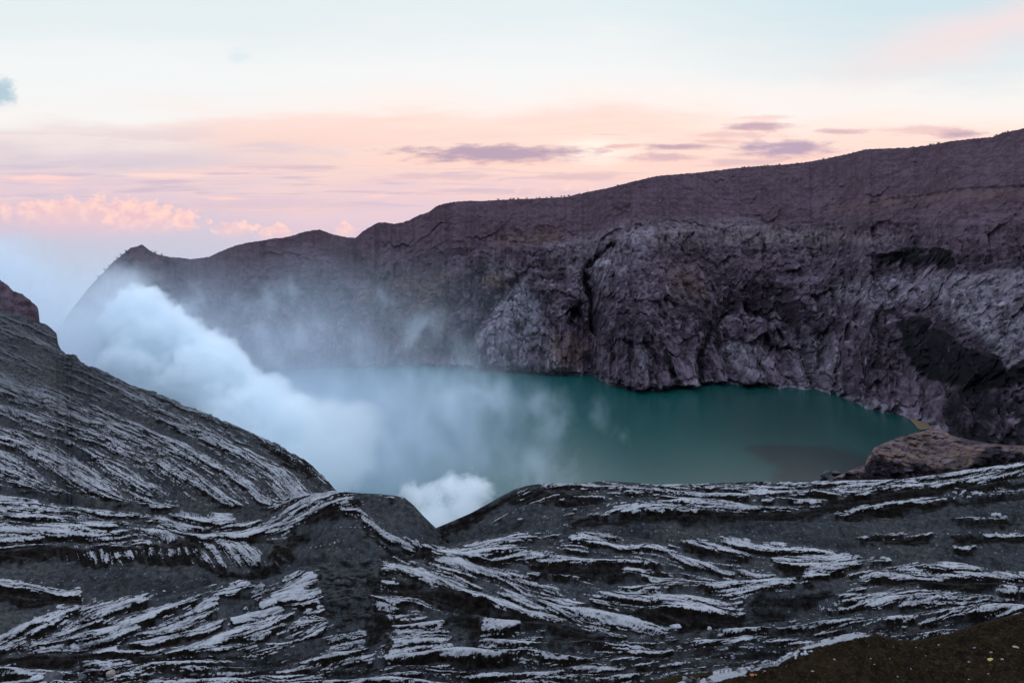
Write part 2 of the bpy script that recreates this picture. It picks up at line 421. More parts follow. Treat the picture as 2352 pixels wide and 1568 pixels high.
# striation directions: chart angle, degrees, positive = falling to the right
DIR = np.array([(-200, 800, 22), (0, 800, 24), (200, 880, 24), (400, 960, 24), (560, 1030, 26), (0, 950, 18), (150, 1000, 20), (300, 1050, 24), (120, 1070, 32), (250, 1100, 34), (400, 1110, 32), (520, 1110, 36), (620, 1120, 46), (690, 1110, 50), (700, 1060, 30),
    (0, 1170, 3), (150, 1180, 6), (350, 1185, 4), (450, 1200, 14), (0, 1230, -2), (250, 1235, -3), (500, 1225, -8), (620, 1205, -24), (700, 1165, -30), (780, 1140, -12), (860, 1200, 38), (940, 1240, 36), (220, 1275, 80), (400, 1265, 80), (510, 1270, 52), (580, 1280, 45),
    (60, 1340, 9), (100, 1440, -24), (250, 1420, -22), (400, 1400, -22), (540, 1360, -18), (300, 1480, -12), (500, 1460, -16), (640, 1400, -12), (700, 1330, -24), (680, 1440, -16), (150, 1510, -2), (500, 1530, 0), (900, 1360, 8), (960, 1470, -10), (800, 1490, -14), (1160, 1460, 2),
    (950, 1300, 18), (1050, 1320, 20), (1200, 1370, 22), (1320, 1400, 18), (1450, 1440, 12), (1120, 1250, -10), (1250, 1230, -2), (1300, 1290, 4), (1400, 1240, 8), (1550, 1275, 16), (1500, 1325, 0), (1680, 1310, 14), (1700, 1355, -12), (1450, 1375, 4), (1600, 1395, 12),
    (1680, 1250, 16), (1850, 1285, 4), (1890, 1312, -10), (2050, 1312, -4), (2200, 1325, 6), (2330, 1335, 8), (2060, 1368, -9), (2200, 1375, -6), (1900, 1420, -8), (1600, 1480, -8), (1300, 1500, -2), (2200, 1400, -10), (1000, 1540, 0), (1500, 1530, -8),
    (1100, 1180, -30), (1200, 1140, -24), (1350, 1120, 2), (1500, 1125, 3), (1400, 1175, -16), (1600, 1155, 2), (1750, 1160, 2), (1900, 1115, -3), (2100, 1110, -8), (2250, 1085, -12), (2250, 1140, -6), (1900, 1200, -2), (2200, 1240, -2), (1500, 1215, 0)], float)
def direction_field(X, Y):
    c = np.zeros_like(X); s = np.zeros_like(X)
    for x, y, a in DIR:
        w = 1 / (((X - x) ** 2 + ((Y - y) * 2.2) ** 2) / 900 + 1) ** 2
        c += w * math.cos(math.radians(2 * a)); s += w * math.sin(math.radians(2 * a))
    th = np.arctan2(s, c) / 2
    return np.cos(th), np.sin(th)

def lic(N, vx, vy, steps, h=1.0):
    n, m = N.shape
    I, J = np.meshgrid(np.arange(n, dtype=float), np.arange(m, dtype=float), indexing='ij')
    out = N.copy(); wsum = 1.0
    for sg in (1, -1):
        i = I.copy(); j = J.copy()
        for k in range(steps):
            ii = np.clip(i, 0, n - 1).astype(np.int32); jj = np.clip(j, 0, m - 1).astype(np.int32)
            j = j + sg * h * vx[ii, jj]; i = i + sg * h * vy[ii, jj]
            w = 0.5 + 0.5 * math.cos(math.pi * (k + 1) / (steps + 1))
            out += w * N[np.clip(i, 0, n - 1).astype(np.int32), np.clip(j, 0, m - 1).astype(np.int32)]; wsum += w
    out /= wsum
    out -= out.mean()
    return out / out.std()

cx0, cy0 = ch.X, ch.Y
vx, vy = direction_field(ch.X[::4, ::4], ch.Y[::4, ::4])
big = Chart(-420, 2780, 560, 1800, R * 4)
vx = big.get(ch.X, ch.Y, vx); vy = big.get(ch.X, ch.Y, vy)
# wobble the directions a little
wob = 0.22 * perlin2(ch.X / 60, ch.Y / 26, 5) + 0.12 * perlin2(ch.X / 18, ch.Y / 9, 6)
vx, vy = vx * np.cos(wob) - vy * np.sin(wob), vx * np.sin(wob) + vy * np.cos(wob)
YA = np.interp(ch.Y, [560, 700, 900, 1100, 1200, 1568, 1800], [420, 380, 320, 255, 215, 160, 130])   # rough distance for grain size
gx = (ch.X - CX) / F * YA; gz = 2.0 * np.log(YA) * 180
def grain(s, seed): return perlin2(gx / s, gz / s, seed) 
hillm = sstep(1180, 1120, ch.Y) * sstep(800, 740, ch.X)
str_ = 1 + .9 * hillm
n_big = lic(grain(3.4, 1) + .5 * grain(1.7, 2), vx * str_, vy * str_, 34, 1.8)
n_huge = lic(grain(7.5, 31) + .5 * grain(4, 32), vx * str_, vy * str_, 44, 2.2)
n_mid = lic(grain(1.3, 3) + .5 * grain(.7, 4), vx * str_, vy * str_, 22, 1.5)
n_fin = lic(grain(.5, 7) + .6 * rng.normal(size=gx.shape) * .35, vx, vy, 7, 1.0)
n_hair = lic(rng.normal(size=gx.shape), vx, vy, 9, 1.0)
crk = 1 - np.abs(perlin2(gx / 1.6 + .6 * n_mid * .2, gz / .9, 9)) * 9         # thin cracks across the crust
NZ = (.50 + .25 * hillm) * n_huge + 0.58 * n_big + 0.46 * n_mid + 0.36 * n_fin + .15 * n_hair
NZ /= NZ.std()
from math import erf
# coverage -> threshold (normal quantile, tabulated)
tq = np.linspace(-3, 3, 601); cq = np.array([0.5 * (1 + erf(t / math.sqrt(2))) for t in tq])
thr = np.interp(1 - np.clip(COVER, .002, .995), cq, tq)
raw = NZ - thr - 1.1 * np.clip(crk, 0, 1) * (COVER > .5)
raw = raw - 4 * sstep(.10, .05, COVER)
n_line = lic(rng.normal(size=gx.shape) + .5 * grain(.45, 36), vx, vy, 18, 1.2)
raw = raw - 1.5 * sstep(.45, 1.35, -n_line)
W = sstep(-0.16, 0.20, raw)
W = np.maximum(W, .75 * sstep(1.25, 1.9, n_line + .25 * n_mid) * sstep(.05, .14, COVER))
lump = perlin2(gx / 9, gz / 5, 12)
DIRT = np.clip(.24 - .20 * n_fin - .14 * n_hair - .16 * n_mid - .10 * n_huge + .45 * lump, 0, 1)
DIRT = np.clip(DIRT + .50 * (1 - sstep(-.1, 1.2, raw)) - .05 - .10 * n_line, 0, 1)
hg = sstep(1110, 800, ch.Y) * sstep(860, 700, ch.X)
DIRT = np.clip(DIRT * (1 - .3 * hg) + .80 * hg + .16 * hg * n_mid, 0, 1)
hill = ch.Y < 1075 - 0 * ch.X                       # far hillside is finer, greyer
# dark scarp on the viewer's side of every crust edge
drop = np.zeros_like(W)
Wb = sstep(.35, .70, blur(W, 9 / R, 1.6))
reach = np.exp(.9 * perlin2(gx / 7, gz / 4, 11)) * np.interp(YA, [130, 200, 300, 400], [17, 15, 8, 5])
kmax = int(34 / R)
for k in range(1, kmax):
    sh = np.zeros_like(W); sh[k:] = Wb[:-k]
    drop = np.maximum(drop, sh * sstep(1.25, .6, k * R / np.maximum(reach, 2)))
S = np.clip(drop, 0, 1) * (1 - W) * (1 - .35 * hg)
sp = Chart(-420, 2780, 560, 1800, R)
def SD(v, soft, *p): sp.fill(p, v, soft, 'max')
for p in [((0, 1262), (84, 1256), (238, 1258), (403, 1248), (447, 1245), (470, 1285), (531, 1318), (600, 1300), (660, 1232), (690, 1205), (690, 1250), (640, 1310), (568, 1332), (520, 1328), (440, 1302), (311, 1292), (238, 1310), (150, 1288), (0, 1290), (-420, 1270), (-420, 1250)),
          ((1318, 1198), (1500, 1176), (1750, 1178), (1870, 1166), (1932, 1140), (2189, 1116), (2352, 1106), (2700, 1090), (2700, 1112), (2352, 1124), (2189, 1128), (2098, 1148), (1920, 1178), (1840, 1196), (1500, 1200), (1330, 1215)),
          ((1920, 1186), (2098, 1158), (2352, 1134), (2700, 1120), (2700, 1130), (2352, 1146), (2110, 1172), (1940, 1200)),
          ((1204, 1290), (1391, 1302), (1500, 1304), (1560, 1322), (1400, 1334), (1300, 1330)), ((850, 1322), (960, 1342), (1061, 1370), (1149, 1406), (1241, 1432), (1332, 1444), (1398, 1468), (1300, 1472), (1240, 1442), (1100, 1420), (1036, 1402), (940, 1376), (850, 1350)),
          ((1046, 1390), (1072, 1404), (1094, 1432), (1120, 1448), (1090, 1462), (1066, 1448), (1042, 1425)), ((852, 1396), (884, 1412), (908, 1436), (892, 1460), (870, 1452), (858, 1482), (842, 1450)),
          ((1320, 1384), (1400, 1402), (1550, 1410), (1680, 1416), (1720, 1430), (1600, 1446), (1480, 1440), (1400, 1420)), ((1790, 1300), (1860, 1300), (1842, 1334), (1800, 1322)), ((1720, 1374), (1840, 1356), (1914, 1354), (1912, 1378), (1820, 1398), (1720, 1394)),
          ((1980, 1338), (2080, 1330), (2200, 1332), (2352, 1348), (2700, 1380), (2700, 1394), (2352, 1362), (2200, 1356), (2060, 1346)), ((1493, 1398), (1700, 1420), (1740, 1436), (1600, 1450), (1493, 1446)), ((1727, 1400), (1815, 1404), (1810, 1432), (1730, 1430)),
          ((-300, 1322), (0, 1346), (90, 1362), (183, 1371), (190, 1390), (120, 1400), (0, 1384), (-300, 1362)), ((1975, 1230), (2141, 1230), (2150, 1250), (2060, 1252), (1985, 1244)), ((2203, 1194), (2310, 1194), (2352, 1200), (2352, 1214), (2200, 1212)), ((2180, 1232), (2352, 1234), (2352, 1250), (2190, 1250)),
          ((1558, 1246), (1614, 1246), (1640, 1260), (1702, 1268), (1720, 1284), (1600, 1272)), ((780, 1140), (830, 1150), (800, 1180), (690, 1205), (700, 1185)), ((1010, 1215), (1180, 1130), (1250, 1125), (1400, 1142), (1330, 1160), (1150, 1160), (1050, 1225), (1010, 1240)),
          ((812, 1192), (867, 1234), (925, 1270), (985, 1266), (1060, 1276), (1000, 1290), (900, 1290), (860, 1250)), ((-420, 1506), (0, 1502), (366, 1510), (600, 1500), (640, 1510), (360, 1524), (0, 1530), (-420, 1530)),
          ((600, 1012), (700, 1055), (740, 1100), (690, 1085), (640, 1050))]:
    SD(.95, 5, *p)
SP = sp.get(ch.X + 1.5 * wx, ch.Y + 1.3 * wy) * (1 - 0.35 * sstep(.2, 1.2, n_mid)) 
S = np.maximum(S, SP * (1 - W))
# broken dark ground in the strips at the bottom
bot = Chart(-420, 2780, 560, 1800, R)
bot.fill(((-420, 1495), (366, 1510), (720, 1500), (900, 1525), (1300, 1490), (1800, 1440), (2352, 1395), (2780, 1360), (2780, 1800), (-420, 1800)), 1, 12)
S = np.maximum(S, bot.A * (1 - W) * sstep(-.6, .5, n_big + .4 * n_mid) * .8)
rub = Chart(-420, 2780, 560, 1800, R)
for p_ in [((720, 1300), (800, 1318), (870, 1300), (860, 1400), (840, 1450), (770, 1450), (745, 1400)), ((985, 1222), (1015, 1212), (1040, 1240), (1000, 1262)), ((830, 1405), (900, 1400), (900, 1490), (840, 1490)), ((1030, 1390), (1105, 1400), (1110, 1480), (1040, 1490)), ((640, 1300), (760, 1285), (900, 1290), (860, 1310), (740, 1300)), ((1240, 1440), (1500, 1470), (1500, 1500), (1240, 1480))]: rub.fill(p_, 1, 14, 'max')
RUB = np.clip(rub.get(ch.X + 1.5 * wx, ch.Y + 1.5 * wy) + .55 * bot.A, 0, 1)
rn = perlin2(gx / 2.6, gz / 1.6, 33) + .6 * perlin2(gx / 1.1, gz / .7, 34)
W = W * (1 - .8 * RUB * (bot.A < .2)); S = np.maximum(S, RUB * (1 - W) * sstep(-.15, .45, rn) * .9)
CRUST, SCARP = W, S
UND = .36 * blur(n_huge, 5, 3) + .06 * blur(n_big, 3, 2)
BOT = RUB

# ================================================================== SHEET BUILDER (depth from slopes)
def sheet(u0, u1, du, dv, top, ytop, bottom, slope, w=0.12, crust=1.0, rough=0.10, back=22.0, alpha_w=None, alpha_s=70, alpha_g=None, spec=None):
    """one hill: crest row `top` at distance `ytop`, then rows down to `bottom`; slope(u,py) = mean slope (deg);
    crust tops are flatter and scarps steeper than the mean; solved so that rows agree sideways."""
    u = np.arange(u0, u1 + du, du, float)
    pt = poly(u, top, 1, 0); yt = poly(u, ytop, 1, 60); pb = np.maximum(poly(u, bottom, 1, 40), pt + 30)
    n = int(np.max(pb - pt) / dv) + 2
    s = np.linspace(0, 1, n)[:, None]
    ptm = blur(pt[None], 45 / du, 0)[0]
    PY = ptm[None] + (pb - ptm)[None] * s + (pt - ptm)[None] * np.exp(-s * n / 26.0); U = np.broadcast_to(u, PY.shape)
    m = (PY - YH) / F
    base = np.radians(slope(U, PY))
    cr = ch.get(U, PY, CRUST) * crust; sc = ch.get(U, PY, SCARP)
    aw = base - math.radians(7); asx = np.maximum(base + math.radians(8), math.radians(alpha_s)); ag = base
    tb = np.tan(base); ta = np.tan(aw) * cr + (1 - cr) * (np.tan(asx) * sc + np.tan(ag) * (1 - sc))
    dm = np.diff(m, axis=0)
    cr = blur(cr, 2, 1); sc = blur(sc, 2, 1)
    tb = np.tan(base); ta = np.tan(aw) * cr + (1 - cr) * (np.tan(asx) * sc + np.tan(ag) * (1 - sc))
    cr = ch.get(U, PY, CRUST) * crust; sc = ch.get(U, PY, SCARP)
    mid = lambda A: 0.5 * (A[1:] + A[:-1])
    g0 = -dm / np.maximum(mid(m) + mid(tb), .05); g1 = -dm / np.maximum(mid(m) + mid(ta), .05)
    Lb = np.log(yt)[None] + np.concatenate([np.zeros((1, len(u))), np.cumsum(g0, 0)])
    g = g1 - g0
    # keep the mean drop: subtract the wide average so that hills keep their distance
    g = g - 0.75 * blur(g, 60, 60)
    N = len(u); G = np.concatenate([g, g[:, ::-1]], 1); Gf = np.fft.rfft(G, axis=1)
    K = Gf.shape[1]; lam = w * (2 - 2 * np.cos(2 * np.pi * np.arange(K) / (2 * N)))
    nr = n - 1
    rhs = Gf.copy(); rhs[:-1] -= Gf[1:]
    dia = np.full((nr, K), 2.0) + lam; dia[-1] -= 1
    cp = np.zeros((nr, K)); dp = np.zeros((nr, K), complex)
    cp[0] = -1 / dia[0]; dp[0] = rhs[0] / dia[0]
    for i in range(1, nr):
        den = dia[i] + cp[i - 1]
        cp[i] = -1 / den; dp[i] = (rhs[i] + dp[i - 1]) / den
    e = np.zeros((nr, K), complex); e[-1] = dp[-1]
    for i in range(nr - 2, -1, -1): e[i] = dp[i] - cp[i] * e[i + 1]
    e = np.fft.irfft(e, 2 * N, axis=1)[:, :N]
    L = Lb + np.concatenate([np.zeros((1, N)), e])
    Y = np.exp(L)
    P = xyz(U, PY, Y)
    # small roughness, upright
    r = rough * (1 - .8 * cr) * (3.6 * fbm3(P * .7, 4, 21, .68) + .7 * (BOTS(U, PY)) * fbm3(P * .45, 3, 31))
    fade = sstep(0, 6, np.arange(n))[:, None]
    P[..., 2] += r * (0.25 + .75 * fade)
    und = ch.get(U, PY, UND) * crust
    P[..., 2] += und * sstep(0, 40, np.arange(n))[:, None]
    # back of the hill
    nb = 10
    t = (np.arange(1, nb + 1) / nb)[::-1][:, None]
    B = np.repeat(P[:1], nb, 0).copy()
    dist = back * t ** 1.5
    B[..., 1] += dist; B[..., 0] *= 1 + dist / P[:1, :, 1]
    B[..., 2] -= (dist * .25 + dist ** 2 * .5 / back) 
    B[0, :, 1] += 9; B[0, :, 2] = -14
    P = np.concatenate([B, P])
    z = lambda A: np.concatenate([np.repeat(A[:1], nb, 0), A])
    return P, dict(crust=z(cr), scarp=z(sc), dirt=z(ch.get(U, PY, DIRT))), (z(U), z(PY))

def BOTS(U, PY): return ch.get(U, PY, BOT) * 6.0

SETTING = dict(hillside=('grey hillside with fine diagonal grooves falling from the left edge', 'hillside'), rocky_shoulder=('dark rocky knob at the left edge beyond the grooved hillside', 'rock'), ground=('eroded field of white crust and black gullies filling the lower picture', 'ground'), slope=('dark brown grassy slope in the lower right corner', 'slope'))
RIDGES = [('long pale ridge rising to a round hump left of the notch', 'ridge'), ('flat-topped ridge with white crust stretching right from the notch', 'ridge')]
def add_sheet(name, P, at, UV, mat, brown=None, label=None, cat=None):
    label, cat = RIDGES.pop(0) if name == 'ridge' else SETTING[name]
    n, m = P.shape[:2]
    at = {k: v.ravel() for k, v in at.items()}
    at['brown'] = np.zeros(n * m) if brown is None else brown.ravel()
    o = mesh_obj(name, P.reshape(-1, 3), grid_faces(n, m)[:, ::-1], mat, attrs=at)
    tag(o, label, cat, kind='structure')
    return o

def lerp_slope(pts):
    pts = np.array(pts, float)
    def f(U, PY):
        num = np.zeros_like(PY); den = np.zeros_like(PY)
        for x, y, a in pts:
            w = 1 / (((U - x) / 120) ** 2 + ((PY - y) / 45) ** 2 + .15) ** 1.5
            num += w * a; den += w
        return num / den
    return f

# hillside on the left
A_top = [(-400, 545), (-100, 662), (0, 708), (40, 722), (80, 735), (112, 748), (130, 766), (134, 792), (150, 812), (175, 817), (188, 832), (230, 848), (290, 878), (300, 884), (350, 899), (400, 918), (418, 926), (425, 931), (470, 947), (540, 976), (600, 1003), (640, 1022), (690, 1050), (720, 1070), (745, 1095), (765, 1118), (780, 1135), (830, 1190), (900, 1270)]
u_ = np.arange(-400, 901, 1.0)
jag = poly(u_, A_top) + 1.6 * perlin2(u_ / 9, u_ * 0, 40) + 2.2 * np.round(1.6 * perlin2(u_ / 31, u_ * 0, 41)) + .8 * perlin2(u_ / 4, u_ * 0, 42)
P, at, UV = sheet(-700, 900, 1.7, 1.25, list(zip(u_, jag)), [(-400, 430), (0, 385), (400, 330), (700, 290), (780, 278), (900, 262)], [(-400, 1180), (0, 1190), (400, 1215), (560, 1235), (900, 1330)],
                  lerp_slope([(0, 750, 16), (200, 900, 20), (0, 1000, 22), (400, 1000, 22), (600, 1060, 20), (740, 1120, 34), (300, 1130, 26), (0, 1120, 26), (300, 1170, 24), (600, 1180, 30)]), w=.10, alpha_s=58)
add_sheet('hillside', P, at, UV, MAT_ASH)
# rocky shoulder beyond it
J_top = [(-400, 470), (-100, 592), (0, 643), (18, 655), (30, 668), (52, 676), (70, 690), (84, 702), (88, 709), (92, 745), (130, 800), (200, 860)]
P, at, UV = sheet(-400, 200, 2.0, 1.5, J_top, [(-400, 520), (0, 470), (200, 450)], [(-400, 700), (0, 800), (200, 900)], lerp_slope([(0, 680, 30), (0, 760, 34)]), w=.3, crust=0, rough=1.0)
at['scarp'] = np.full_like(at['scarp'], .25); at['crust'] *= 0
n_, m_ = P.shape[:2]
o = mesh_obj('rocky_shoulder', P.reshape(-1, 3), grid_faces(n_, m_)[:, ::-1], MAT_WALL, attrs=dict(tone=np.clip(.55 + .9 * fbm3(P / 5, 5, 47), 0, 1).ravel(), dark=np.clip(.8 * fbm3(P / 3, 3, 48) - .1, 0, 1).ravel(), warm=np.full(n_ * m_, .2), pale=np.zeros(n_ * m_), upper=np.full(n_ * m_, .3)))
tag(o, *SETTING['rocky_shoulder'], kind='structure')
# long ridge with the hump
B_top = [(-400, 1118), (0, 1143), (146, 1158), (238, 1172), (330, 1180), (513, 1183), (560, 1198), (600, 1196), (640, 1180), (680, 1160), (715, 1145), (750, 1134), (790, 1129), (830, 1132), (870, 1134), (905, 1137), (930, 1143), (950, 1160), (975, 1187), (1000, 1211), (1012, 1235), (1060, 1275), (1120, 1320)]
P, at, UV = sheet(-700, 1100, 1.6, 1.2, B_top, [(-400, 262), (0, 252), (560, 242), (700, 238), (800, 236), (1000, 232), (1100, 228)], [(-400, 1420), (0, 1440), (200, 1430), (560, 1400), (760, 1350), (900, 1330), (1100, 1360)],
                  lerp_slope([(0, 1160, 9), (300, 1200, 9), (0, 1240, 12), (500, 1215, 10), (0, 1300, 32), (250, 1320, 32), (450, 1330, 32), (600, 1290, 32), (700, 1180, 22), (780, 1145, 14), (770, 1240, 36), (850, 1250, 36), (900, 1170, 30), (970, 1210, 34), (300, 1380, 22), (600, 1360, 24)]), w=.12)
add_sheet('ridge', P, at, UV, MAT_ASH)
BS = (P, UV)
# ridge on the right
D_top = [(780, 1330), (900, 1275), (985, 1226), (1002, 1212), (1035, 1198), (1080, 1179), (1120, 1157), (1150, 1140), (1180, 1124), (1210, 1115), (1240, 1110), (1300, 1109), (1345, 1109), (1390, 1104), (1440, 1107), (1500, 1112), (1600, 1111), (1640, 1109), (1727, 1106), (1880, 1104), (1932, 1103), (2000, 1102), (2079, 1099), (2130, 1092), (2189, 1082), (2270, 1072), (2352, 1059), (2700, 1012)]
P, at, UV = sheet(780, 3100, 1.7, 1.2, D_top, [(780, 250), (1000, 250), (1200, 252), (1400, 256), (1800, 262), (2352, 270), (2700, 275)], [(780, 1400), (1000, 1320), (1300, 1300), (1700, 1310), (2000, 1360), (2700, 1400)],
                  lerp_slope([(1100, 1190, 34), (1200, 1160, 32), (1300, 1170, 32), (1390, 1120, 10), (1600, 1125, 9), (1600, 1160, 12), (1600, 1190, 40), (1900, 1120, 9), (2200, 1095, 8), (2000, 1160, 40), (2300, 1115, 36), (1800, 1230, 22), (2100, 1230, 18), (2300, 1230, 18), (2300, 1300, 15), (1300, 1250, 24)]), w=.12)
add_sheet('ridge', P, at, UV, MAT_ASH)
DS = (P, UV)
# the eroded field in front
C_top = [(-400, 1290), (-100, 1318), (0, 1328), (90, 1345), (180, 1361), (192, 1384), (304, 1370), (348, 1376), (420, 1360), (483, 1344), (549, 1332), (590, 1336), (640, 1322), (680, 1303), (745, 1296), (765, 1306), (800, 1322), (840, 1308), (864, 1296), (900, 1289), (960, 1272), (1020, 1258), (1060, 1246), (1130, 1229), (1200, 1221), (1259, 1220), (1280, 1230), (1330, 1226), (1400, 1228), (1471, 1236), (1540, 1250), (1600, 1243), (1712, 1238), (1760, 1246), (1880, 1256), (1969, 1283), (2116, 1286), (2240, 1303), (2352, 1318), (2700, 1350)]
P, at, UV = sheet(-700, 3100, 1.6, 1.2, C_top, [(-400, 205), (0, 205), (300, 206), (745, 214), (800, 214), (1000, 212), (1250, 216), (1600, 218), (1880, 218), (2352, 210), (2700, 205)], [(-400, 1690), (2700, 1690)],
                  lerp_slope([(100, 1420, 20), (300, 1420, 15), (600, 1400, 18), (700, 1350, 18), (200, 1540, 20), (800, 1360, 26), (900, 1320, 14), (1100, 1330, 15), (1300, 1400, 15), (1000, 1460, 18), (1100, 1250, 10), (1400, 1280, 12), (1700, 1300, 12), (2100, 1320, 12), (2100, 1400, 18), (1700, 1450, 22), (1200, 1530, 24), (2100, 1480, 26), (600, 1540, 22)]), w=.12, rough=.12)
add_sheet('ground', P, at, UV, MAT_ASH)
PC, CUV = P, UV
# brown slope lower right
E_top = [(1150, 1700), (1300, 1640), (1420, 1598), (1500, 1570), (1560, 1556), (1640, 1548), (1700, 1538), (1786, 1521), (1815, 1500), (1834, 1486), (1914, 1467), (1962, 1456), (2006, 1457), (2060, 1474), (2115, 1474), (2189, 1456), (2262, 1431), (2352, 1409), (2700, 1330)]
u_ = np.arange(1150, 2701, 1.0)
jag = poly(u_, E_top) + 2.2 * perlin2(u_ / 14, u_ * 0, 44) + 1.2 * perlin2(u_ / 5, u_ * 0, 45)
P, at, UV = sheet(1150, 3600, 2.0, 1.5, list(zip(u_, jag)), [(1150, 128), (1500, 134), (2000, 140), (2352, 140), (2700, 138)], [(1150, 1760), (2700, 1760)], lambda U, PY: 14 + 0 * U, w=.3, crust=0, rough=.10)
at['scarp'] *= 0; at['crust'] *= 0
EP, EUV = P, UV
ec = Chart(1150, 2700, 1300, 1780, 1.5)
for p in [((1834, 1487), (1914, 1466), (1962, 1455), (2006, 1457), (1990, 1461), (1960, 1466), (1925, 1474), (1905, 1481), (1880, 1482), (1850, 1490)), ((1600, 1562), (1640, 1547), (1700, 1538), (1720, 1534), (1712, 1548), (1680, 1556), (1640, 1566), (1604, 1572)), ((1545, 1572), (1580, 1558), (1588, 1562), (1560, 1576)), ((1720, 1536), (1786, 1521), (1834, 1488), (1838, 1494), (1790, 1526), (1724, 1541))]: ec.fill(p, 1, 2.5, 'max')
at['crust'] = ec.get(UV[0], UV[1]) * (.9 + .3 * perlin2(UV[0] / 9, UV[1] / 5, 46)); at['dirt'] = .25 + 0 * at['dirt']
add_sheet('slope', P, at, UV, MAT_ASH, 1 - np.clip(at['crust'] * 1.4, 0, 1))
#@ENDPAINT

# ================================================================== FAR CRATER WALL
wt = Chart(-420, 2780, 250, 1150, 2.0)
def layer(*ops):
    wt.A[:] = 0
    for kind, v, a, pts in ops:
        if kind == 'f': wt.fill(pts, v, a, 'add')
        else: wt.stroke(pts, a, v, max(2, a * .7), 'add')
    return wt.A.copy()
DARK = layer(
    ('f', .42, 12, ((1113, 520), (1180, 505), (1296, 512), (1300, 540), (1240, 570), (1170, 560), (1113, 545))),  # dark brown cliff zone, with its shadow painted in
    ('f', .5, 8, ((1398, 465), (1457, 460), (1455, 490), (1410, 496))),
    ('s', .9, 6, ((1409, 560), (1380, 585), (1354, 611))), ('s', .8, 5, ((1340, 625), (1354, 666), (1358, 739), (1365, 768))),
    ('s', .35, 16, ((1165, 668), (1135, 708), (1098, 762), (1066, 812))),  # valley shade left of the pale fan, painted as a dark band
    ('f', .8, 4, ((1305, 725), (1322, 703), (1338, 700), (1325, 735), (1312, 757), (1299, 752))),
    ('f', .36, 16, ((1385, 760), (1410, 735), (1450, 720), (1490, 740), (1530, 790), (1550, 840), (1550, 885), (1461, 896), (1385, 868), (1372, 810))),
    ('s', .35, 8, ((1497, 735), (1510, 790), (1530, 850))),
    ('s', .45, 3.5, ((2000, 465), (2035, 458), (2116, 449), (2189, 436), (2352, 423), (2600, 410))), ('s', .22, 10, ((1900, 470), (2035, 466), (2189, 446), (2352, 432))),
    ('s', .5, 6, ((1590, 577), (1700, 580), (1780, 578), (1880, 573), (1960, 585))),  # shadow line under the cliff band, painted into the rock colour
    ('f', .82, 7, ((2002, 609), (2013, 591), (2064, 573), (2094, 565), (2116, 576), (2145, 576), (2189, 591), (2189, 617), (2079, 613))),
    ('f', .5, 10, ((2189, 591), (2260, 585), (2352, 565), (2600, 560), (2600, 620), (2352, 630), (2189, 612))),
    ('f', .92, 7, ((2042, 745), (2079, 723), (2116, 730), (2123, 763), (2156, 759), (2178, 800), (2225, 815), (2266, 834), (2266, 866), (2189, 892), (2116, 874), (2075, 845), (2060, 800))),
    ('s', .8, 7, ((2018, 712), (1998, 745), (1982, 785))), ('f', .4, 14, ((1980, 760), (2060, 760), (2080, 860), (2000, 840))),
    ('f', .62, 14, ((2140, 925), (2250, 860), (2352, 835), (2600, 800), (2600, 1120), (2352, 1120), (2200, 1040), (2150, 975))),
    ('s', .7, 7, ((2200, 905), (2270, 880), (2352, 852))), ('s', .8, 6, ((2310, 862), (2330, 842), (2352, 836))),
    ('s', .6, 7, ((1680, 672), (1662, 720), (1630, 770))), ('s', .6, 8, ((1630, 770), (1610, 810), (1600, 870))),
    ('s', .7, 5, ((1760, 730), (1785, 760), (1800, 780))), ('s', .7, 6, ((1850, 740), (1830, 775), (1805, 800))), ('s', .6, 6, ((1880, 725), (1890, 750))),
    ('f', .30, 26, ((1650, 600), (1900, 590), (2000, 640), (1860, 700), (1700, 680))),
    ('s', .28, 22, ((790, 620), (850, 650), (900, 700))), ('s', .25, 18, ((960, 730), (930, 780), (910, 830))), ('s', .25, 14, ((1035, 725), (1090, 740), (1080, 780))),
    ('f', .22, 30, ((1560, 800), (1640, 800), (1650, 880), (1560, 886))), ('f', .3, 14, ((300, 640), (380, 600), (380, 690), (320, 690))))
PALE = layer(
    ('f', .36, 26, ((1420, 520), (1500, 506), (1700, 508), (1880, 530), (2060, 540), (2097, 560), (1880, 568), (1600, 574), (1493, 568), (1440, 556))),
    ('f', .30, 18, ((1240, 560), (1400, 530), (1493, 520), (1493, 600), (1400, 680), (1300, 640))),
    ('f', .75, 7, ((1362, 612), (1380, 600), (1402, 602), (1400, 622), (1370, 622))),
    ('f', .75, 14, ((1204, 651), (1149, 688), (1131, 721), (1094, 786), (1065, 834), (1204, 845), (1230, 768), (1225, 695))),
    ('f', .55, 14, ((1215, 690), (1245, 690), (1240, 760), (1290, 850), (1350, 850), (1240, 850))),
    ('f', .52, 18, ((1878, 682), (1969, 646), (2116, 628), (2352, 625), (2600, 620), (2600, 861), (2300, 850), (2262, 800), (2178, 745), (2170, 690), (2116, 680), (2024, 712))),
    ('s', .9, 3, ((1632, 874), (1700, 880), (1780, 886), (1881, 893))), ('s', .6, 3, ((1225, 853), (1290, 856), (1360, 858))),
    ('f', .45, 10, ((1640, 820), (1680, 780), (1760, 800), (1740, 870), (1660, 872))), ('f', .30, 12, ((1800, 790), (1900, 780), (1920, 870), (1830, 875))),
    ('f', .5, 6, ((1440, 800), (1470, 790), (1500, 850), (1480, 870))), ('f', .25, 16, ((1120, 590), (1180, 600), (1190, 640), (1100, 640))))
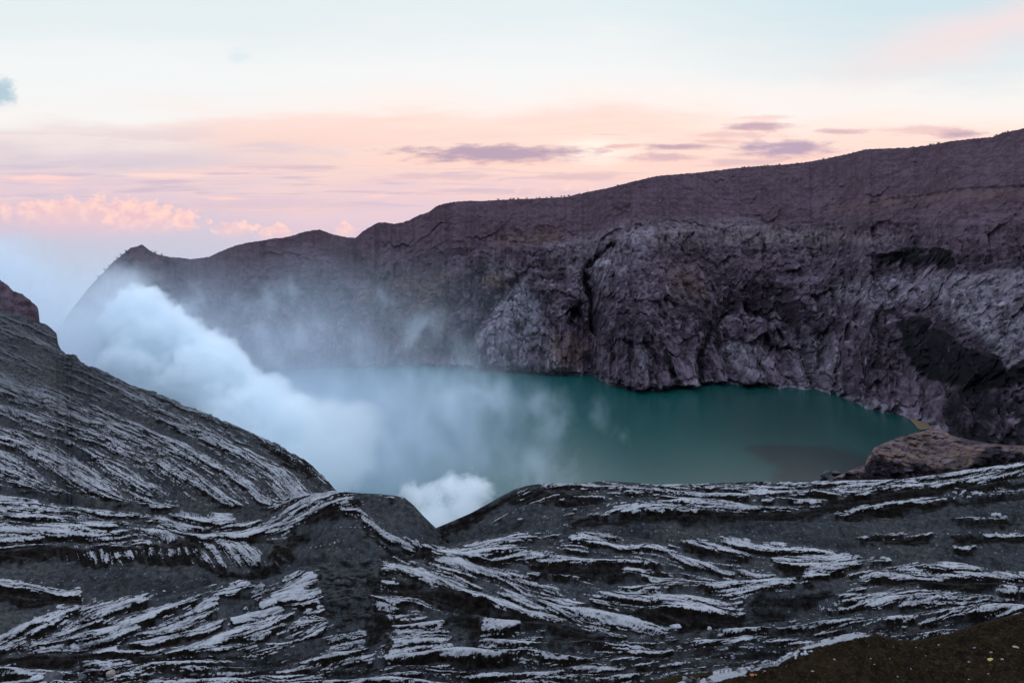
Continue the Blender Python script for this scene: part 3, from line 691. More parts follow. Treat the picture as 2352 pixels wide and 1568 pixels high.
WARM = layer(
    ('f', .9, 16, ((1252, 785), (1330, 775), (1340, 840), (1260, 845))), ('f', .9, 16, ((1109, 635), (1168, 625), (1168, 666), (1115, 668))), ('f', .7, 20, ((1520, 620), (1600, 620), (1620, 700), (1530, 690))),
    ('f', .5, 14, ((1493, 520), (1880, 530), (2090, 545), (1880, 570), (1500, 565))), ('f', .8, 30, ((840, 640), (1060, 640), (1000, 830), (850, 800))), ('f', .5, 20, ((1900, 470), (2352, 430), (2352, 450), (1900, 485))),
    ('f', .6, 16, ((1130, 540), (1290, 520), (1280, 560), (1150, 570))))
BUMP = layer(  # metres towards the lake
    ('f', 16, 22, ((1385, 770), (1450, 722), (1500, 750), (1560, 850), (1550, 900), (1461, 900), (1376, 870))),
    ('f', 14, 26, ((1204, 640), (1150, 690), (1065, 834), (1204, 850), (1300, 850), (1340, 690))),
    ('s', -16, 14, ((1180, 655), (1135, 705), (1095, 765), (1055, 830))),
    ('s', -9, 6, ((1409, 560), (1354, 611), (1340, 625), (1356, 700), (1365, 768))),
    ('f', 14, 12, ((2042, 745), (2116, 730), (2178, 800), (2266, 834), (2266, 866), (2189, 892), (2075, 845))),
    ('f', 12, 10, ((2002, 609), (2064, 573), (2145, 576), (2189, 600), (2079, 613))),
    ('f', -9, 14, ((1310, 730), (1336, 700), (1312, 757))), ('s', -14, 16, ((1672, 690), (1640, 760), (1604, 860))),
    ('s', 14, 18, ((980, 720), (940, 760), (925, 830))), ('s', -12, 16, ((1000, 790), (1030, 830))), ('s', 12, 20, ((1100, 600), (1010, 680), (960, 740))), ('s', -14, 26, ((800, 600), (870, 680), (890, 780))),
    ('s', 10, 16, ((1740, 760), (1720, 820), (1700, 870))), ('s', 10, 14, ((1860, 770), (1850, 870))), ('s', -8, 10, ((1800, 760), (1790, 860))), ('s', 12, 20, ((1960, 780), (1950, 880))),
    ('s', 18, 26, ((325, 575), (345, 640), (350, 700))), ('s', -14, 20, ((385, 600), (410, 680), (440, 760))))
sky_line = [(-420, 905), (0, 880), (60, 850), (120, 775), (165, 710), (200, 665), (240, 622), (262, 600), (285, 582), (300, 569), (315, 566), (326, 561), (335, 568), (345, 576), (365, 585), (390, 590), (415, 592), (440, 595), (480, 590), (505, 578), (520, 572), (540, 564), (575, 556), (600, 553), (625, 548), (650, 546), (675, 540), (700, 532), (718, 529), (735, 527), (755, 535), (775, 541), (800, 545), (817, 546), (835, 530), (850, 521), (868, 511), (885, 511), (905, 514), (925, 511), (945, 503), (965, 493), (985, 487), (1000, 475), (1015, 469), (1040, 464), (1075, 461), (1105, 462), (1150, 459), (1200, 457), (1250, 455), (1285, 453), (1305, 452), (1320, 447), (1370, 437), (1400, 431), (1450, 418), (1510, 404), (1560, 400), (1600, 397), (1650, 391), (1700, 385), (1750, 381), (1800, 378), (1850, 373), (1900, 364), (1950, 353), (1990, 343), (2040, 341), (2090, 339), (2140, 333), (2180, 325), (2230, 319), (2280, 315), (2300, 306), (2352, 295), (2500, 268), (2780, 240)]
shore = [(-420, 905), (0, 880), (300, 860), (560, 850), (750, 841), (930, 838), (1100, 845), (1200, 854), (1290, 857), (1360, 859), (1400, 880), (1450, 893), (1490, 893), (1540, 888), (1575, 882), (1600, 885), (1640, 875), (1700, 881), (1800, 887), (1870, 891), (1920, 905), (1955, 922), (1990, 936), (2060, 950), (2110, 965), (2140, 985), (2200, 1020), (2352, 1075), (2780, 1130)]
rimset = [(-420, 90), (100, 90), (325, 110), (600, 160), (1000, 210), (1300, 250), (1700, 320), (2000, 350), (2352, 380), (2780, 380)]
u = np.arange(-420, 2780, 1.7)
pt = poly(u, sky_line) + 1.1 * perlin2(u / 11, u * 0, 51) + .9 * perlin2(u / 4.3, u * 0, 52)
pb = poly(u, shore, 1, 10) + 3.0 * perlin2(u / 34, u * 0, 53) + 2.2 * perlin2(u / 10, u * 0, 54)
pb = np.maximum(pb, pt + 6)
Yb = H * F / (pb - YH); Yr = Yb + poly(u, rimset, 1, 120)
n = 400
s = np.linspace(0, 1, n)[:, None]
PY = pt + (pb - pt) * s; U = np.broadcast_to(u, PY.shape)
# profile: gentle upper slope, cliff band, bench, talus
tp = np.interp(s[:, 0], [0, .10, .28, .40, .47, .60, .72, .88, 1], [1, .80, .50, .43, .36, .26, .16, .07, 0])[:, None]
Y = Yb + (Yr - Yb) * tp
P = xyz(U, PY, Y)
fade = sstep(0, .05, s) * sstep(0, .03, 1 - s)
Q = P * np.array([1, 1, .55])
wv = np.stack([fbm3(Q / 70, 3, 60), fbm3(Q / 70, 3, 61), fbm3(Q / 70, 3, 62)], -1) * 22
rel = 15 * fbm3((Q + wv) / 85, 5, 63, .5, True) + 6 * fbm3((Q + wv * .5) / 26, 4, 68, .5, True) + 4.6 * fbm3(P / 9, 4, 73, .62, True)
gul = perlin2((P[..., 0] + wv[..., 0] * .6) / 15, P[..., 2] / 140 + .3 * wv[..., 1] / 20, 77)
lowz = sstep(.36, .6, s)
xs_ = P[..., 0] + wv[..., 0] * .9; zs_ = P[..., 2] * 1.3 + wv[..., 2]
rdg = lambda a, b, sd_: 1 - 2.2 * np.abs(perlin2(xs_ / a, zs_ / b, sd_))
ero = 19 * rdg(58, 260, 130) + 10 * rdg(24, 120, 131) + 3.6 * rdg(9, 36, 132)
f1, e1, v1 = facet3((P + wv * .25) / np.array([34, 34, 40]), 1); f2, e2, v2 = facet3((P + wv * .12) / np.array([12, 12, 15]), 2); f3, e3, v3 = facet3(P / np.array([4.6, 4.6, 5.2]), 3)
rel = rel * .45 + 9.5 * f1 + 4.7 * f2 + 2.3 * f3 - 1.6 * sstep(.10, .0, e2) + ero * (.16 + .84 * sstep(.22, .50, s)) * (.6 + .6 * perlin2(xs_ / 150, zs_ / 120, 133)) 
rel = rel * (.26 + .74 * sstep(.08, .52, s + .20 * fbm3(P / 60, 3, 101))) + (6.0 - 13 * np.abs(gul)) * lowz
cliff = sstep(.30, .36, s) * sstep(.52, .46, s)
col = perlin2(P[..., 0] / 5.5, P[..., 2] / 60, 78)
rel = rel + cliff * 3.0 * (1 - 2 * np.abs(col))
Uo, PYo = U, PY
U = U + 14 * fbm3(P / 30, 3, 95) + 7 * fbm3(P / 8, 2, 96); PY = PY + 9 * fbm3(P / 26, 3, 97) + 4 * fbm3(P / 7, 2, 98)
bmp = wt.get(U, PY, BUMP)
disp = (rel - 2) * fade + bmp * sstep(0, .06, 1 - s) * sstep(0, .1, s)
P[..., 1] -= disp * .85; P[..., 2] += disp * .25 * sstep(.02, .2, 1 - s) * sstep(.04, .3, s)
tone = .5 + .45 * fbm3(P / 55, 4, 80) + .3 * fbm3(P / 9, 3, 85) + .26 * perlin2(P[..., 2] / 3.4 + wv[..., 0] * .14 + P[..., 0] * .012, P[..., 0] / 120 + wv[..., 1] * .05, 87) * sstep(.75, .3, s)
spur = np.abs(((U + 22 * fbm3(P / 40, 2, 99)) / 62) % 1 - .5) * 2
spur = np.clip((1 - spur * 1.25) - 1.5 * (1 - s) / (.30 + .12 * perlin2(U / 90, U * 0, 100)) + .35, 0, 1) * sstep(1150, 1400, U)
P[..., 1] -= spur * 13; tone = tone - .13 * sstep(1450, 1750, U) * sstep(.45, .65, s); tone = tone + .26 * (v2 - .5) + .30 * (v3 - .5) + .22 * spur + .12 * fbm3(P / 3.5, 2, 86)
upper = sstep(.66, .10, s + .20 * fbm3(P / 60, 4, 101) + .05 * fbm3(P / 12, 3, 104)) 
cr1 = 1 - np.abs(perlin3(Q / np.array([9, 9, 4.5]) + wv * .02, 90)) * 7
nd = fbm3(P / 11, 4, 88)
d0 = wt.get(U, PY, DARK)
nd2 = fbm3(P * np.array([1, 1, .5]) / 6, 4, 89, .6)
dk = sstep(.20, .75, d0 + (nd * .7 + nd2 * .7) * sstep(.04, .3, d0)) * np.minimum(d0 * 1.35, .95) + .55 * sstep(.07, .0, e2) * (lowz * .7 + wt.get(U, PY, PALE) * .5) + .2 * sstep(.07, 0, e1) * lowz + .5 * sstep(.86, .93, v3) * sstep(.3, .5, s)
zf = lambda A: np.clip(A, 0, 1)
# underwater toe and the outer flank
nb = 8
t = np.linspace(1, 1 / nb, nb)[:, None]
Bk = np.repeat(P[:1], nb, 0).copy(); dist = 420 * t ** 1.6
Bk[..., 1] += dist; Bk[..., 0] *= 1 + dist / P[:1, :, 1]; Bk[..., 2] -= dist * .42
toe = P[-1:].copy(); toe[..., 1] -= 20; toe[..., 2] = -8
PW = np.concatenate([Bk, P, toe])
ext = lambda A: np.concatenate([np.repeat(A[:1], nb, 0), A, A[-1:]])
warm = wt.get(U, PY, WARM) * (1 + fbm3(P / 20, 3, 102)); pale = wt.get(U, PY, PALE); pale = pale * sstep(-.35, .3, fbm3(P / np.array([5, 5, 14]), 4, 103) + .25 * pale) + .8 * sstep(.955, .985, s) * sstep(-.15, .25, fbm3(P / 12, 3, 105)) + .45 * sstep(.10, .03, v3) * sstep(.3, .5, s) * (v2 > .4)
WALL_U, WALL_TOP = u, P[0].copy()
n_, m_ = PW.shape[:2]
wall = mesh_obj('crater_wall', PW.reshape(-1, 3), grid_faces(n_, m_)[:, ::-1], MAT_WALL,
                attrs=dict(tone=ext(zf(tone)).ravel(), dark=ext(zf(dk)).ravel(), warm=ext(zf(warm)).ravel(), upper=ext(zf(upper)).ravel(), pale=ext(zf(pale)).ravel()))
tag(wall, 'steep purple grey crater wall with a pointed peak behind the lake', 'crater wall', kind='structure')

# ================================================================== LAKE
lx = np.linspace(-760, 620, 231); ly = np.linspace(330, 1090, 128)
LX, LY = np.meshgrid(lx, ly)
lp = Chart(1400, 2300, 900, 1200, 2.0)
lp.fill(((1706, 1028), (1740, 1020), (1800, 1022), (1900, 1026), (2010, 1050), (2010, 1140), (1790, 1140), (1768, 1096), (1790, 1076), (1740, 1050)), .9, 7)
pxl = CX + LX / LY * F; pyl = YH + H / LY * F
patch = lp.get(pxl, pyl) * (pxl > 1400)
V = np.stack([LX, LY, 0 * LX], -1)
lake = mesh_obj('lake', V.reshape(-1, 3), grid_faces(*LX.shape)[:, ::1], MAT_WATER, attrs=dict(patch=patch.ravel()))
tag(lake, 'dark turquoise crater lake below the far wall', 'lake', kind='structure')

# old lava bed far below the crater floor, under the hills
m, nt, out = new_mat('valley_floor')
nn = noise(nt, objco(nt), 0.002, 4)
principled(nt, out, mixc(nt, nn, (0.05, 0.05, 0.06), (0.10, 0.09, 0.10)), 1, .1)
V = np.array([(-1500, -900, -30), (1500, -900, -30), (1500, 1500, -30), (-1500, 1500, -30)], float)
tag(mesh_obj('terrain', V, np.array([[0, 1, 2, 3]]), m), 'dark lava bed under the hills and the lake', 'terrain', kind='structure')

# ================================================================== HEADLAND, BEACH, STONES, SHRUBS
def attrs_wall(n, **k):
    d = dict(tone=.5, dark=0., warm=0., pale=0., upper=0.)
    d.update(k)
    return {a: (np.full(n, v) if np.isscalar(v) else np.asarray(v).ravel()) for a, v in d.items()}

u = np.arange(1880, 2520, 1.6)
top = [(1880, 1130), (1900, 1106), (1910, 1098), (1935, 1088), (1955, 1079), (1968, 1073), (1987, 1067), (1992, 1052), (2002, 1037), (2009, 1026), (2030, 1018), (2060, 1005), (2080, 1000), (2097, 995), (2115, 991), (2132, 986), (2145, 981), (2165, 987), (2189, 1001), (2230, 1010), (2262, 1016), (2300, 1020), (2352, 1023), (2520, 1040)]
edge = [(1880, 1150), (1910, 1103), (1955, 1086), (1985, 1082), (2000, 1046), (2018, 1050), (2040, 1058), (2062, 1056), (2085, 1070), (2110, 1062), (2135, 1074), (2170, 1074), (2200, 1080), (2250, 1058), (2300, 1036), (2520, 1060)]
ptop = poly(u, top) + .9 * perlin2(u / 9, u * 0, 110); ped = poly(u, edge, 1, 6) + 4 * perlin2(u / 17, u * 0, 111); ped = np.maximum(ped, ptop + 3)
pbt = np.full_like(u, 1185.0)
n = 130; s_ = np.linspace(0, 1, n)[:, None]
PY = ptop + (pbt - ptop) * s_; U = np.broadcast_to(u, PY.shape); m_ = (PY - YH) / F
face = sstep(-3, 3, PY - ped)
ta = np.tan(np.radians(5 + 50 * face))
mid = lambda A: .5 * (A[1:] + A[:-1])
L = np.log(.89 * H / ((ptop - YH) / F))[None] + np.concatenate([np.zeros((1, len(u))), np.cumsum(-np.diff(m_, axis=0) / (mid(m_) + mid(ta)), 0)])
L = blur(L, 3, 0)
P = xyz(U, PY, np.exp(L))
of, oe, ov = facet3(P / np.array([9, 9, 5]), 5); of2, oe2, ov2 = facet3(P / np.array([3, 3, 1.6]), 6)
r = 1.8 * fbm3(P * np.array([1, 1, 2.2]) / 14, 5, 112, .6, True) + 4.0 * of + 1.6 * of2 + 1.2 * fbm3(P * np.array([.5, .5, 2.5]) / 4, 3, 113)
P[..., 1] -= r * sstep(0, .05, s_) * 1.0; P[..., 2] += .35 * r * sstep(0, .05, s_)
bk = P[:1].copy(); bk[..., 1] += 6; bk[..., 2] -= 24
hole = Chart(1880, 2520, 960, 1200, 2.0)
hole.fill(((2215, 1085), (2240, 1050), (2262, 1026), (2300, 1022), (2310, 1070), (2280, 1085)), .85, 5, 'max'); hole.fill(((2150, 1090), (2190, 1052), (2225, 1048), (2215, 1090)), .5, 6, 'max'); hole.fill(((2180, 1000), (2300, 1012), (2352, 1010), (2352, 1024), (2230, 1020)), .7, 5, 'max')
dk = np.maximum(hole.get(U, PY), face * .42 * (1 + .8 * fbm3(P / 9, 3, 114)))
cat_ = lambda a, b: np.concatenate([a, b])
PW = cat_(bk, P); n_, m2 = PW.shape[:2]
rep_ = lambda A: np.clip(cat_(A[:1], A), 0, 1)
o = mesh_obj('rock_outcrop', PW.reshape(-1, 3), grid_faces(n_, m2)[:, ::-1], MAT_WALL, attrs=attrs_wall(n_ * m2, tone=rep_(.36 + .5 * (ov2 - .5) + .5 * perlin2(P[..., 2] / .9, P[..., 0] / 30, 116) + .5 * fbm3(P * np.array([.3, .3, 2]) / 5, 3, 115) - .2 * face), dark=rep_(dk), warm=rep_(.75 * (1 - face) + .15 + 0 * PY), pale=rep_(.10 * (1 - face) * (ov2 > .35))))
tag(o, 'pale layered rock headland jutting into the dark right end of the lake', 'rock outcrop')

# sand at the head of the bay
m, nt, out = new_mat('sand')
nn = noise(nt, objco(nt), .9, 4)
principled(nt, out, mixc(nt, nn, (0.085, 0.06, 0.036), (0.15, 0.105, 0.065)), 1, .1)
edge_ = [(2083, 952), (2092, 953), (2097, 960), (2110, 964), (2126, 970), (2142, 977), (2148, 983), (2130, 985), (2114, 987), (2106, 982), (2100, 974), (2092, 966)]
c0 = np.array([xyz(np.array(float(a)), np.array(float(b)), (H - .5) * F / (b - YH)) for a, b in edge_])
Vb = np.concatenate([c0.mean(0)[None] + np.array([[0, 0, .9]]), c0]); k = len(c0)
tag(mesh_obj('beach', Vb, np.array([[0, 1 + i, 1 + (i + 1) % k] for i in range(k)]), m), 'small tan sand beach at the right tip of the lake', 'beach', kind='structure')

def ico(sub):
    import bmesh
    bm = bmesh.new(); bmesh.ops.create_icosphere(bm, subdivisions=sub, radius=1)
    V = np.array([v.co[:] for v in bm.verts]); Fs = np.array([[v.index for v in f.verts] for f in bm.faces]); bm.free()
    return V, Fs
IV, IF = ico(4)
def rock_shape(seed, flat=.6, jag=.5):
    """angular stone: a ball cut by random planes, then roughened"""
    g = np.random.default_rng(seed)
    V = IV.copy(); 
    for _ in range(9):
        d = g.normal(size=3); d /= np.linalg.norm(d); h = g.uniform(.45, .85)
        t = V @ d; over = np.clip(t - h, 0, None); V -= over[:, None] * d * .92
    V += V * (.10 * fbm3(V * 2.2 + seed, 3, 120) * jag * 2 + .04 * perlin3(V * 7 + seed, 121))[:, None]
    V *= np.array([1, g.uniform(.65, .9), flat]); V[:, 2] -= V[:, 2].min() * .75
    return V
def locate(P, UV, px, py):
    d = (UV[0] - px) ** 2 + (UV[1] - py) ** 2; d[:11] = 1e9
    i, j = np.unravel_index(np.argmin(d), d.shape)
    return P[i, j]
STONES = [stone_material('grey_stone', (.10, .10, .11), (.22, .22, .24)), stone_material('pale_stone', (.26, .25, .28), (.46, .45, .50)), stone_material('dark_stone', (.03, .029, .032), (.085, .083, .09)), stone_material('orange_stone', (.22, .075, .035), (.36, .14, .07)), stone_material('yellow_stone', (.34, .27, .07), (.50, .42, .14)), stone_material('buff_stone', (.20, .15, .12), (.34, .27, .23))]
VAR = []
for k in range(6):
    Vk = rock_shape(200 + k, [.55, .7, .85, .5, .62, .75][k])
    VAR.append([None] * 6); VAR[-1].append(Vk)
def stone(px, py, size_px, mat, k, sheet_, label, group=None, name='stone', rz=None, sx=1.0, sink=.25):
    p = locate(*sheet_, px, py); sz = size_px * p[1] / F / 2
    if VAR[k][mat] is None:
        o = mesh_obj(name, VAR[k][6], IF, STONES[mat], smooth=False); VAR[k][mat] = o.data
    else:
        o = bpy.data.objects.new(name, VAR[k][mat]); COL.objects.link(o)
    o.location = (p[0], p[1], p[2] - sz * sink); o.scale = (sz * sx, sz, sz)
    o.rotation_euler = (random.uniform(-.15, .15), random.uniform(-.15, .15), random.uniform(0, 6.28) if rz is None else rz)
    return tag(o, label, 'stone', group)
ES, CS = (EP, EUV), (PC, CUV)
# the heap beside the slabs on the brown slope
def along(pts, n, spread):
    pts = np.array(pts, float); L = np.r_[0, np.cumsum(np.hypot(*np.diff(pts, axis=0).T))]
    t = np.sort(np.random.default_rng(int(pts[0, 0])).uniform(0, L[-1], n)); g = np.random.default_rng(n + 5)
    return np.stack([np.interp(t, L, pts[:, 0]) + g.normal(size=n) * spread, np.interp(t, L, pts[:, 1]) + g.normal(size=n) * spread * .45], 1)
for i, (a, b) in enumerate(along(((1780, 1518), (1800, 1505), (1815, 1498), (1822, 1494)), 26, 5)):
    stone(a, b, random.uniform(5, 13), 1 if i % 3 else 0, i % 6, ES, 'pale angular stone heaped beside the light slabs on the brown slope', 'pale stones of the rubble heap')
for i, (a, b) in enumerate(along(((1820, 1508), (1840, 1502), (1862, 1496)), 12, 4)):
    stone(a, b, random.uniform(6, 14), 1, (i + 2) % 6, ES, 'pale stone in the short row right of the rubble heap', 'pale stones in a short row')
for i, (a, b) in enumerate(along(((1690, 1540), (1725, 1526), (1760, 1522), (1790, 1514)), 34, 5)):
    stone(a, b, random.uniform(5, 15), 0 if i % 4 else 1, (i + 1) % 6, ES, 'grey stone in the rubble line running down to the left', 'grey stones of the rubble line')
for i, (a, b) in enumerate(along(((1500, 1566), (1560, 1556), (1620, 1562)), 40, 9)):
    stone(a, b, random.uniform(6, 18), 2 if i % 3 else 0, (i + 3) % 6, CS if a < 1560 else ES, 'dark grey stone at the foot of the eroded bank', 'dark stones at the foot of the bank')
for i in range(26):
    a = random.uniform(1660, 2350); b = random.uniform(1480, 1562) 
    b = max(b, float(poly(np.array([a]), E_top)[0]) + 14)
    stone(a, b, random.uniform(3, 8), [5, 0, 0][i % 3], i % 6, ES, 'small stone lying alone on the brown slope', 'scattered stones on the brown slope')
stone(1727, 1552, 13, 3, 1, ES, 'rusty orange stone on the brown slope near the bottom edge'); stone(1737, 1550, 8, 3, 3, ES, 'small orange stone touching the rusty orange stone')
stone(2270, 1512, 16, 4, 3, ES, 'yellow flat stone low on the brown slope at the right', sx=2.2, rz=.1, sink=.6); stone(2302, 1513, 9, 5, 4, ES, 'buff stone just right of the yellow flat stone')
stone(2335, 1486, 12, 5, 0, ES, 'buff stone highest on the brown slope at the right edge', sx=1.5)
stone(1552, 1440, 22, 1, 5, CS, 'smooth white boulder in the dark hollow below the white crust', name='boulder', sx=1.3); stone(1630, 1441, 13, 1, 2, CS, 'tilted white stone right of the smooth white boulder', rz=.6)
stone(1690, 1391, 9, 0, 2, CS, 'round grey stone standing at the foot of the dark bank')
stone(254, 1549, 22, 5, 2, CS, 'pink pointed stone among the pebbles at lower left', name='boulder', sink=.1); stone(122, 1558, 56, 2, 0, CS, 'large dark square boulder at lower left', name='boulder', rz=.2, sink=.35); stone(185, 1556, 34, 2, 1, CS, 'dark boulder leaning on the large square boulder', name='boulder')
stone(83, 1561, 26, 1, 3, CS, 'flat white slab left of the large dark boulder', name='slab', rz=0, sx=1.4)
for i, (a, b) in enumerate(along(((210, 1560), (280, 1556), (380, 1560), (470, 1562)), 30, 7)):
    stone(a, b, random.uniform(4, 10), [2, 0, 5][i % 3], i % 6, CS, 'pebble at lower left beside the pink pointed stone', 'pebbles at lower left')
for i in range(90):
    a, b = [(700 + 190 * ((i * .618) % 1), 1200 + 85 * ((i * .377) % 1)), (20 + 440 * ((i * .618) % 1), 1310 + 50 * ((i * .377) % 1)), (1300 + 480 * ((i * .618) % 1), 1212 + 22 * ((i * .377) % 1)), (1900 + 440 * ((i * .618) % 1), 1215 + 70 * ((i * .377) % 1))][i % 4]
    sh = BS if i % 4 < 2 else DS
    stone(a, b, random.uniform(3, 7), 0 if i % 5 else 1, i % 6, sh, ['small grey stone on the bare scree face of the hump', 'small grey stone on the gravel below the long ridge', 'small grey stone in the gravel under the crusted right ridge', 'small grey stone in the terraced gravel at right'][i % 4],
          ['stones on the hump scree', 'stones below the long ridge', 'stones under the right ridge', 'stones in the terraced gravel'][i % 4])
stone(1897, 1092, 30, 2, 4, ((WP := np.array([[(0, 0, 0)]] * 11 + [list(xyz(np.array([1897.0]), np.array([1092.0]), 575.0))])), (np.full((12, 1), 1897.0), np.full((12, 1), 1092.0))), 'black boulder in the water at the tip of the pale headland', name='boulder', sink=.2); stone(1920, 1090, 26, 2, 1, ((np.array([[(0, 0, 0)]] * 11 + [list(xyz(np.array([1920.0]), np.array([1090.0]), 574.0))])), (np.full((12, 1), 1920.0), np.full((12, 1), 1090.0))), 'dark boulder against the tip of the pale headland', name='boulder', sink=.2)

# shrubs on the rim
bark = stone_material('bark', (.03, .025, .02), (.06, .05, .04)); leafm = stone_material('dry_leaf', (.018, .018, .012), (.05, .045, .03))
def shrub_meshes(seed, bare):
    g = np.random.default_rng(seed)
    Vt, Ft, Vl, Fl = [], [], [], []
    def limb(a, b, r0, r1):
        d = b - a; ax = np.cross(d, [.3, .9, .1]); ax /= np.linalg.norm(ax); ay = np.cross(d / np.linalg.norm(d), ax); i0 = len(Vt)
        for c, r in ((a, r0), (b, r1)):
            for k in range(5): Vt.append(c + r * (ax * math.cos(k * 1.2566) + ay * math.sin(k * 1.2566)))
        for k in range(5): Ft.append([i0 + k, i0 + (k + 1) % 5, i0 + 5 + (k + 1) % 5, i0 + 5 + k])
    limb(np.array([0, 0, -.1]), np.array([.03, 0, .35]), .05, .035)
    for k in range(9 if bare else 6):
        a = np.array([.03, 0, g.uniform(.2, .36)]); th = g.uniform(0, 6.28); b = a + np.array([math.cos(th) * .28, math.sin(th) * .28, g.uniform(.25, .6)]); b[2] -= .12; limb(a, b, .025, .008)
        for q in range(5 if bare else 34):
            c = b + g.normal(size=3) * [.16, .16, .13]; n = g.normal(size=3); n /= np.linalg.norm(n); t = np.cross(n, [0, 0, 1.01]); t /= np.linalg.norm(t) + 1e-6; w = np.cross(n, t); z = g.uniform(.03, .06) * (.5 if bare else 1); i0 = len(Vl)
            Vl += [c - t * z, c + w * z * .6, c + t * z, c - w * z * .6]; Fl.append([i0, i0 + 1, i0 + 2, i0 + 3])
    return np.array(Vt), np.array(Ft), np.array(Vl), np.array(Fl)
protos = []
def shrub(px, h_px, kind, label, group):
    j = int(np.argmin(np.abs(WALL_U - px))); p = WALL_TOP[j]; hgt = h_px * p[1] / F
    o = bpy.data.objects.new('shrub', None); COL.objects.link(o)
    if len(protos) <= kind:
        a = shrub_meshes(300 + kind, kind == 0)
        protos.append((mesh_obj('trunk', a[0], a[1], bark, o), mesh_obj('crown', a[2], a[3], leafm, o, smooth=False)))
    else:
        for q in protos[kind]:
            c = q.copy(); COL.objects.link(c); c.parent = o
    o.location = (p[0], p[1] - .5, p[2] - .3 - .2 * hgt); o.scale = (hgt * 1.2,) * 2 + (hgt,); o.rotation_euler = (0, 0, random.uniform(0, 6.28))
    return tag(o, label, 'shrub', group)
shrub(357, 15, 0, 'bare thin shrub on the right shoulder of the pointed peak', None); 
for k in (1, 2, 3): shrub([372, 242, 251][k - 1], [7, 8, 7][k - 1], k, 'low shrub on the slopes of the pointed peak', 'shrubs on the pointed peak')
g_ = np.random.default_rng(9)
for i in range(7): shrub(g_.uniform(225, 300), g_.uniform(4, 8), 1 + i % 3, 'low shrub on the slopes of the pointed peak', 'shrubs on the pointed peak')
for i in range(26): shrub(g_.uniform(1120, 1310), g_.uniform(3, 7), 1 + i % 3, 'dark low shrub on the flat rim left of the long climb', 'shrubs on the middle rim')
for i in range(30): shrub(g_.uniform(1320, 2100), g_.uniform(2.5, 5), 1 + i % 3, 'tiny shrub along the long rising rim', 'shrubs along the rising rim')
for i in range(14): shrub(g_.uniform(2120, 2200) if i % 2 else g_.uniform(2280, 2340), g_.uniform(4, 7), 1 + i % 3, 'dark shrub on the highest part of the rim', 'shrubs on the highest rim')

# ================================================================== STEAM
def steam_material(name, dens, col, aniso=0.2):
    m = bpy.data.materials.new(name); m.use_nodes = True
    nt = m.node_tree; nt.nodes.clear()
    out = nt.nodes.new('ShaderNodeOutputMaterial')
    v = nt.nodes.new('ShaderNodeVolumePrincipled')
    v.inputs['Color'].default_value = (*col, 1); v.inputs['Density'].default_value = dens
    v.inputs['Anisotropy'].default_value = aniso
    nt.links.new(v.outputs[0], out.inputs['Volume'])
    return m

def steam_volume(name, lo, hi, vox, mat, field):
    """closed cloud of steam: a density grid computed by geometry nodes from a field over position"""
    me = bpy.data.meshes.new(name); o = bpy.data.objects.new(name, me); COL.objects.link(o)
    me.materials.append(mat)
    nt = bpy.data.node_groups.new(name, 'GeometryNodeTree')
    nt.interface.new_socket('Geometry', in_out='OUTPUT', socket_type='NodeSocketGeometry')
    out = nt.nodes.new('NodeGroupOutput')
    pos = nt.nodes.new('GeometryNodeInputPosition').outputs[0]
    vc = nt.nodes.new('GeometryNodeVolumeCube')
    vc.inputs['Min'].default_value = lo; vc.inputs['Max'].default_value = hi
    for k, a in zip('XYZ', range(3)): vc.inputs['Resolution ' + k].default_value = int((hi[a] - lo[a]) / vox)
    nt.links.new(field(nt, pos).s, vc.inputs['Density'])
    sm = nt.nodes.new('GeometryNodeSetMaterial'); sm.inputs['Material'].default_value = mat
    nt.links.new(vc.outputs[0], sm.inputs[0]); nt.links.new(sm.outputs[0], out.inputs[0])
    md = o.modifiers.new('steam', 'NODES'); md.node_group = nt
    return o

def vdist(nt, pos, c, stretch=(1, 1, 1)):
    a = nt.nodes.new('ShaderNodeVectorMath'); a.operation = 'SUBTRACT'; nt.links.new(pos, a.inputs[0]); a.inputs[1].default_value = c
    src = a.outputs[0]
    if stretch != (1, 1, 1): src = vscale(nt, src, stretch)
    b = nt.nodes.new('ShaderNodeVectorMath'); b.operation = 'LENGTH'; nt.links.new(src, b.inputs[0])
    return E(nt, b.outputs['Value'])

def smin(nt, a, b, k):
    n = nt.nodes.new('ShaderNodeMath'); n.operation = 'SMOOTH_MIN'
    nt.links.new(a.s, n.inputs[0]); nt.links.new(b.s, n.inputs[1]); n.inputs[2].default_value = k
    return E(nt, n.outputs[0])

def blob_field(blobs, k, billow, soft, ns=1.0, fade=None):
    def f(nt, pos):
        d = None
        for px, py, Y, r, *st in blobs:
            c = tuple(xyz(np.array(px), np.array(py), Y)); rr = r * Y / F
            e = vdist(nt, pos, c, st[0] if st else (1, .8, 1)) - rr
            d = e if d is None else smin(nt, d, e, k)
        n1 = noise(nt, pos, .030 * ns, 3, .5); n2 = noise(nt, pos, .075 * ns, 6, .60, .3); n3 = noise(nt, pos, .24 * ns, 4, .62)
        puff = (n2 - .5).abs() * 2.0
        disp = (n1 - .5) * (billow * 2.4) + (.55 - puff) * (billow * 1.0) + (n3 - .5) * (billow * .75)
        r = ((disp - d) * (1.0 / soft)).clamp() * (n2.ss(.25, .6) * .6 + .4)
        if fade:
            sp = nt.nodes.new('ShaderNodeSeparateXYZ'); nt.links.new(pos, sp.inputs[0])
            r = r * (1.0 - (E(nt, sp.outputs[0]) + (n1 - .5) * 60).ss(fade[0], fade[1]) * fade[2])
        return r
    return f

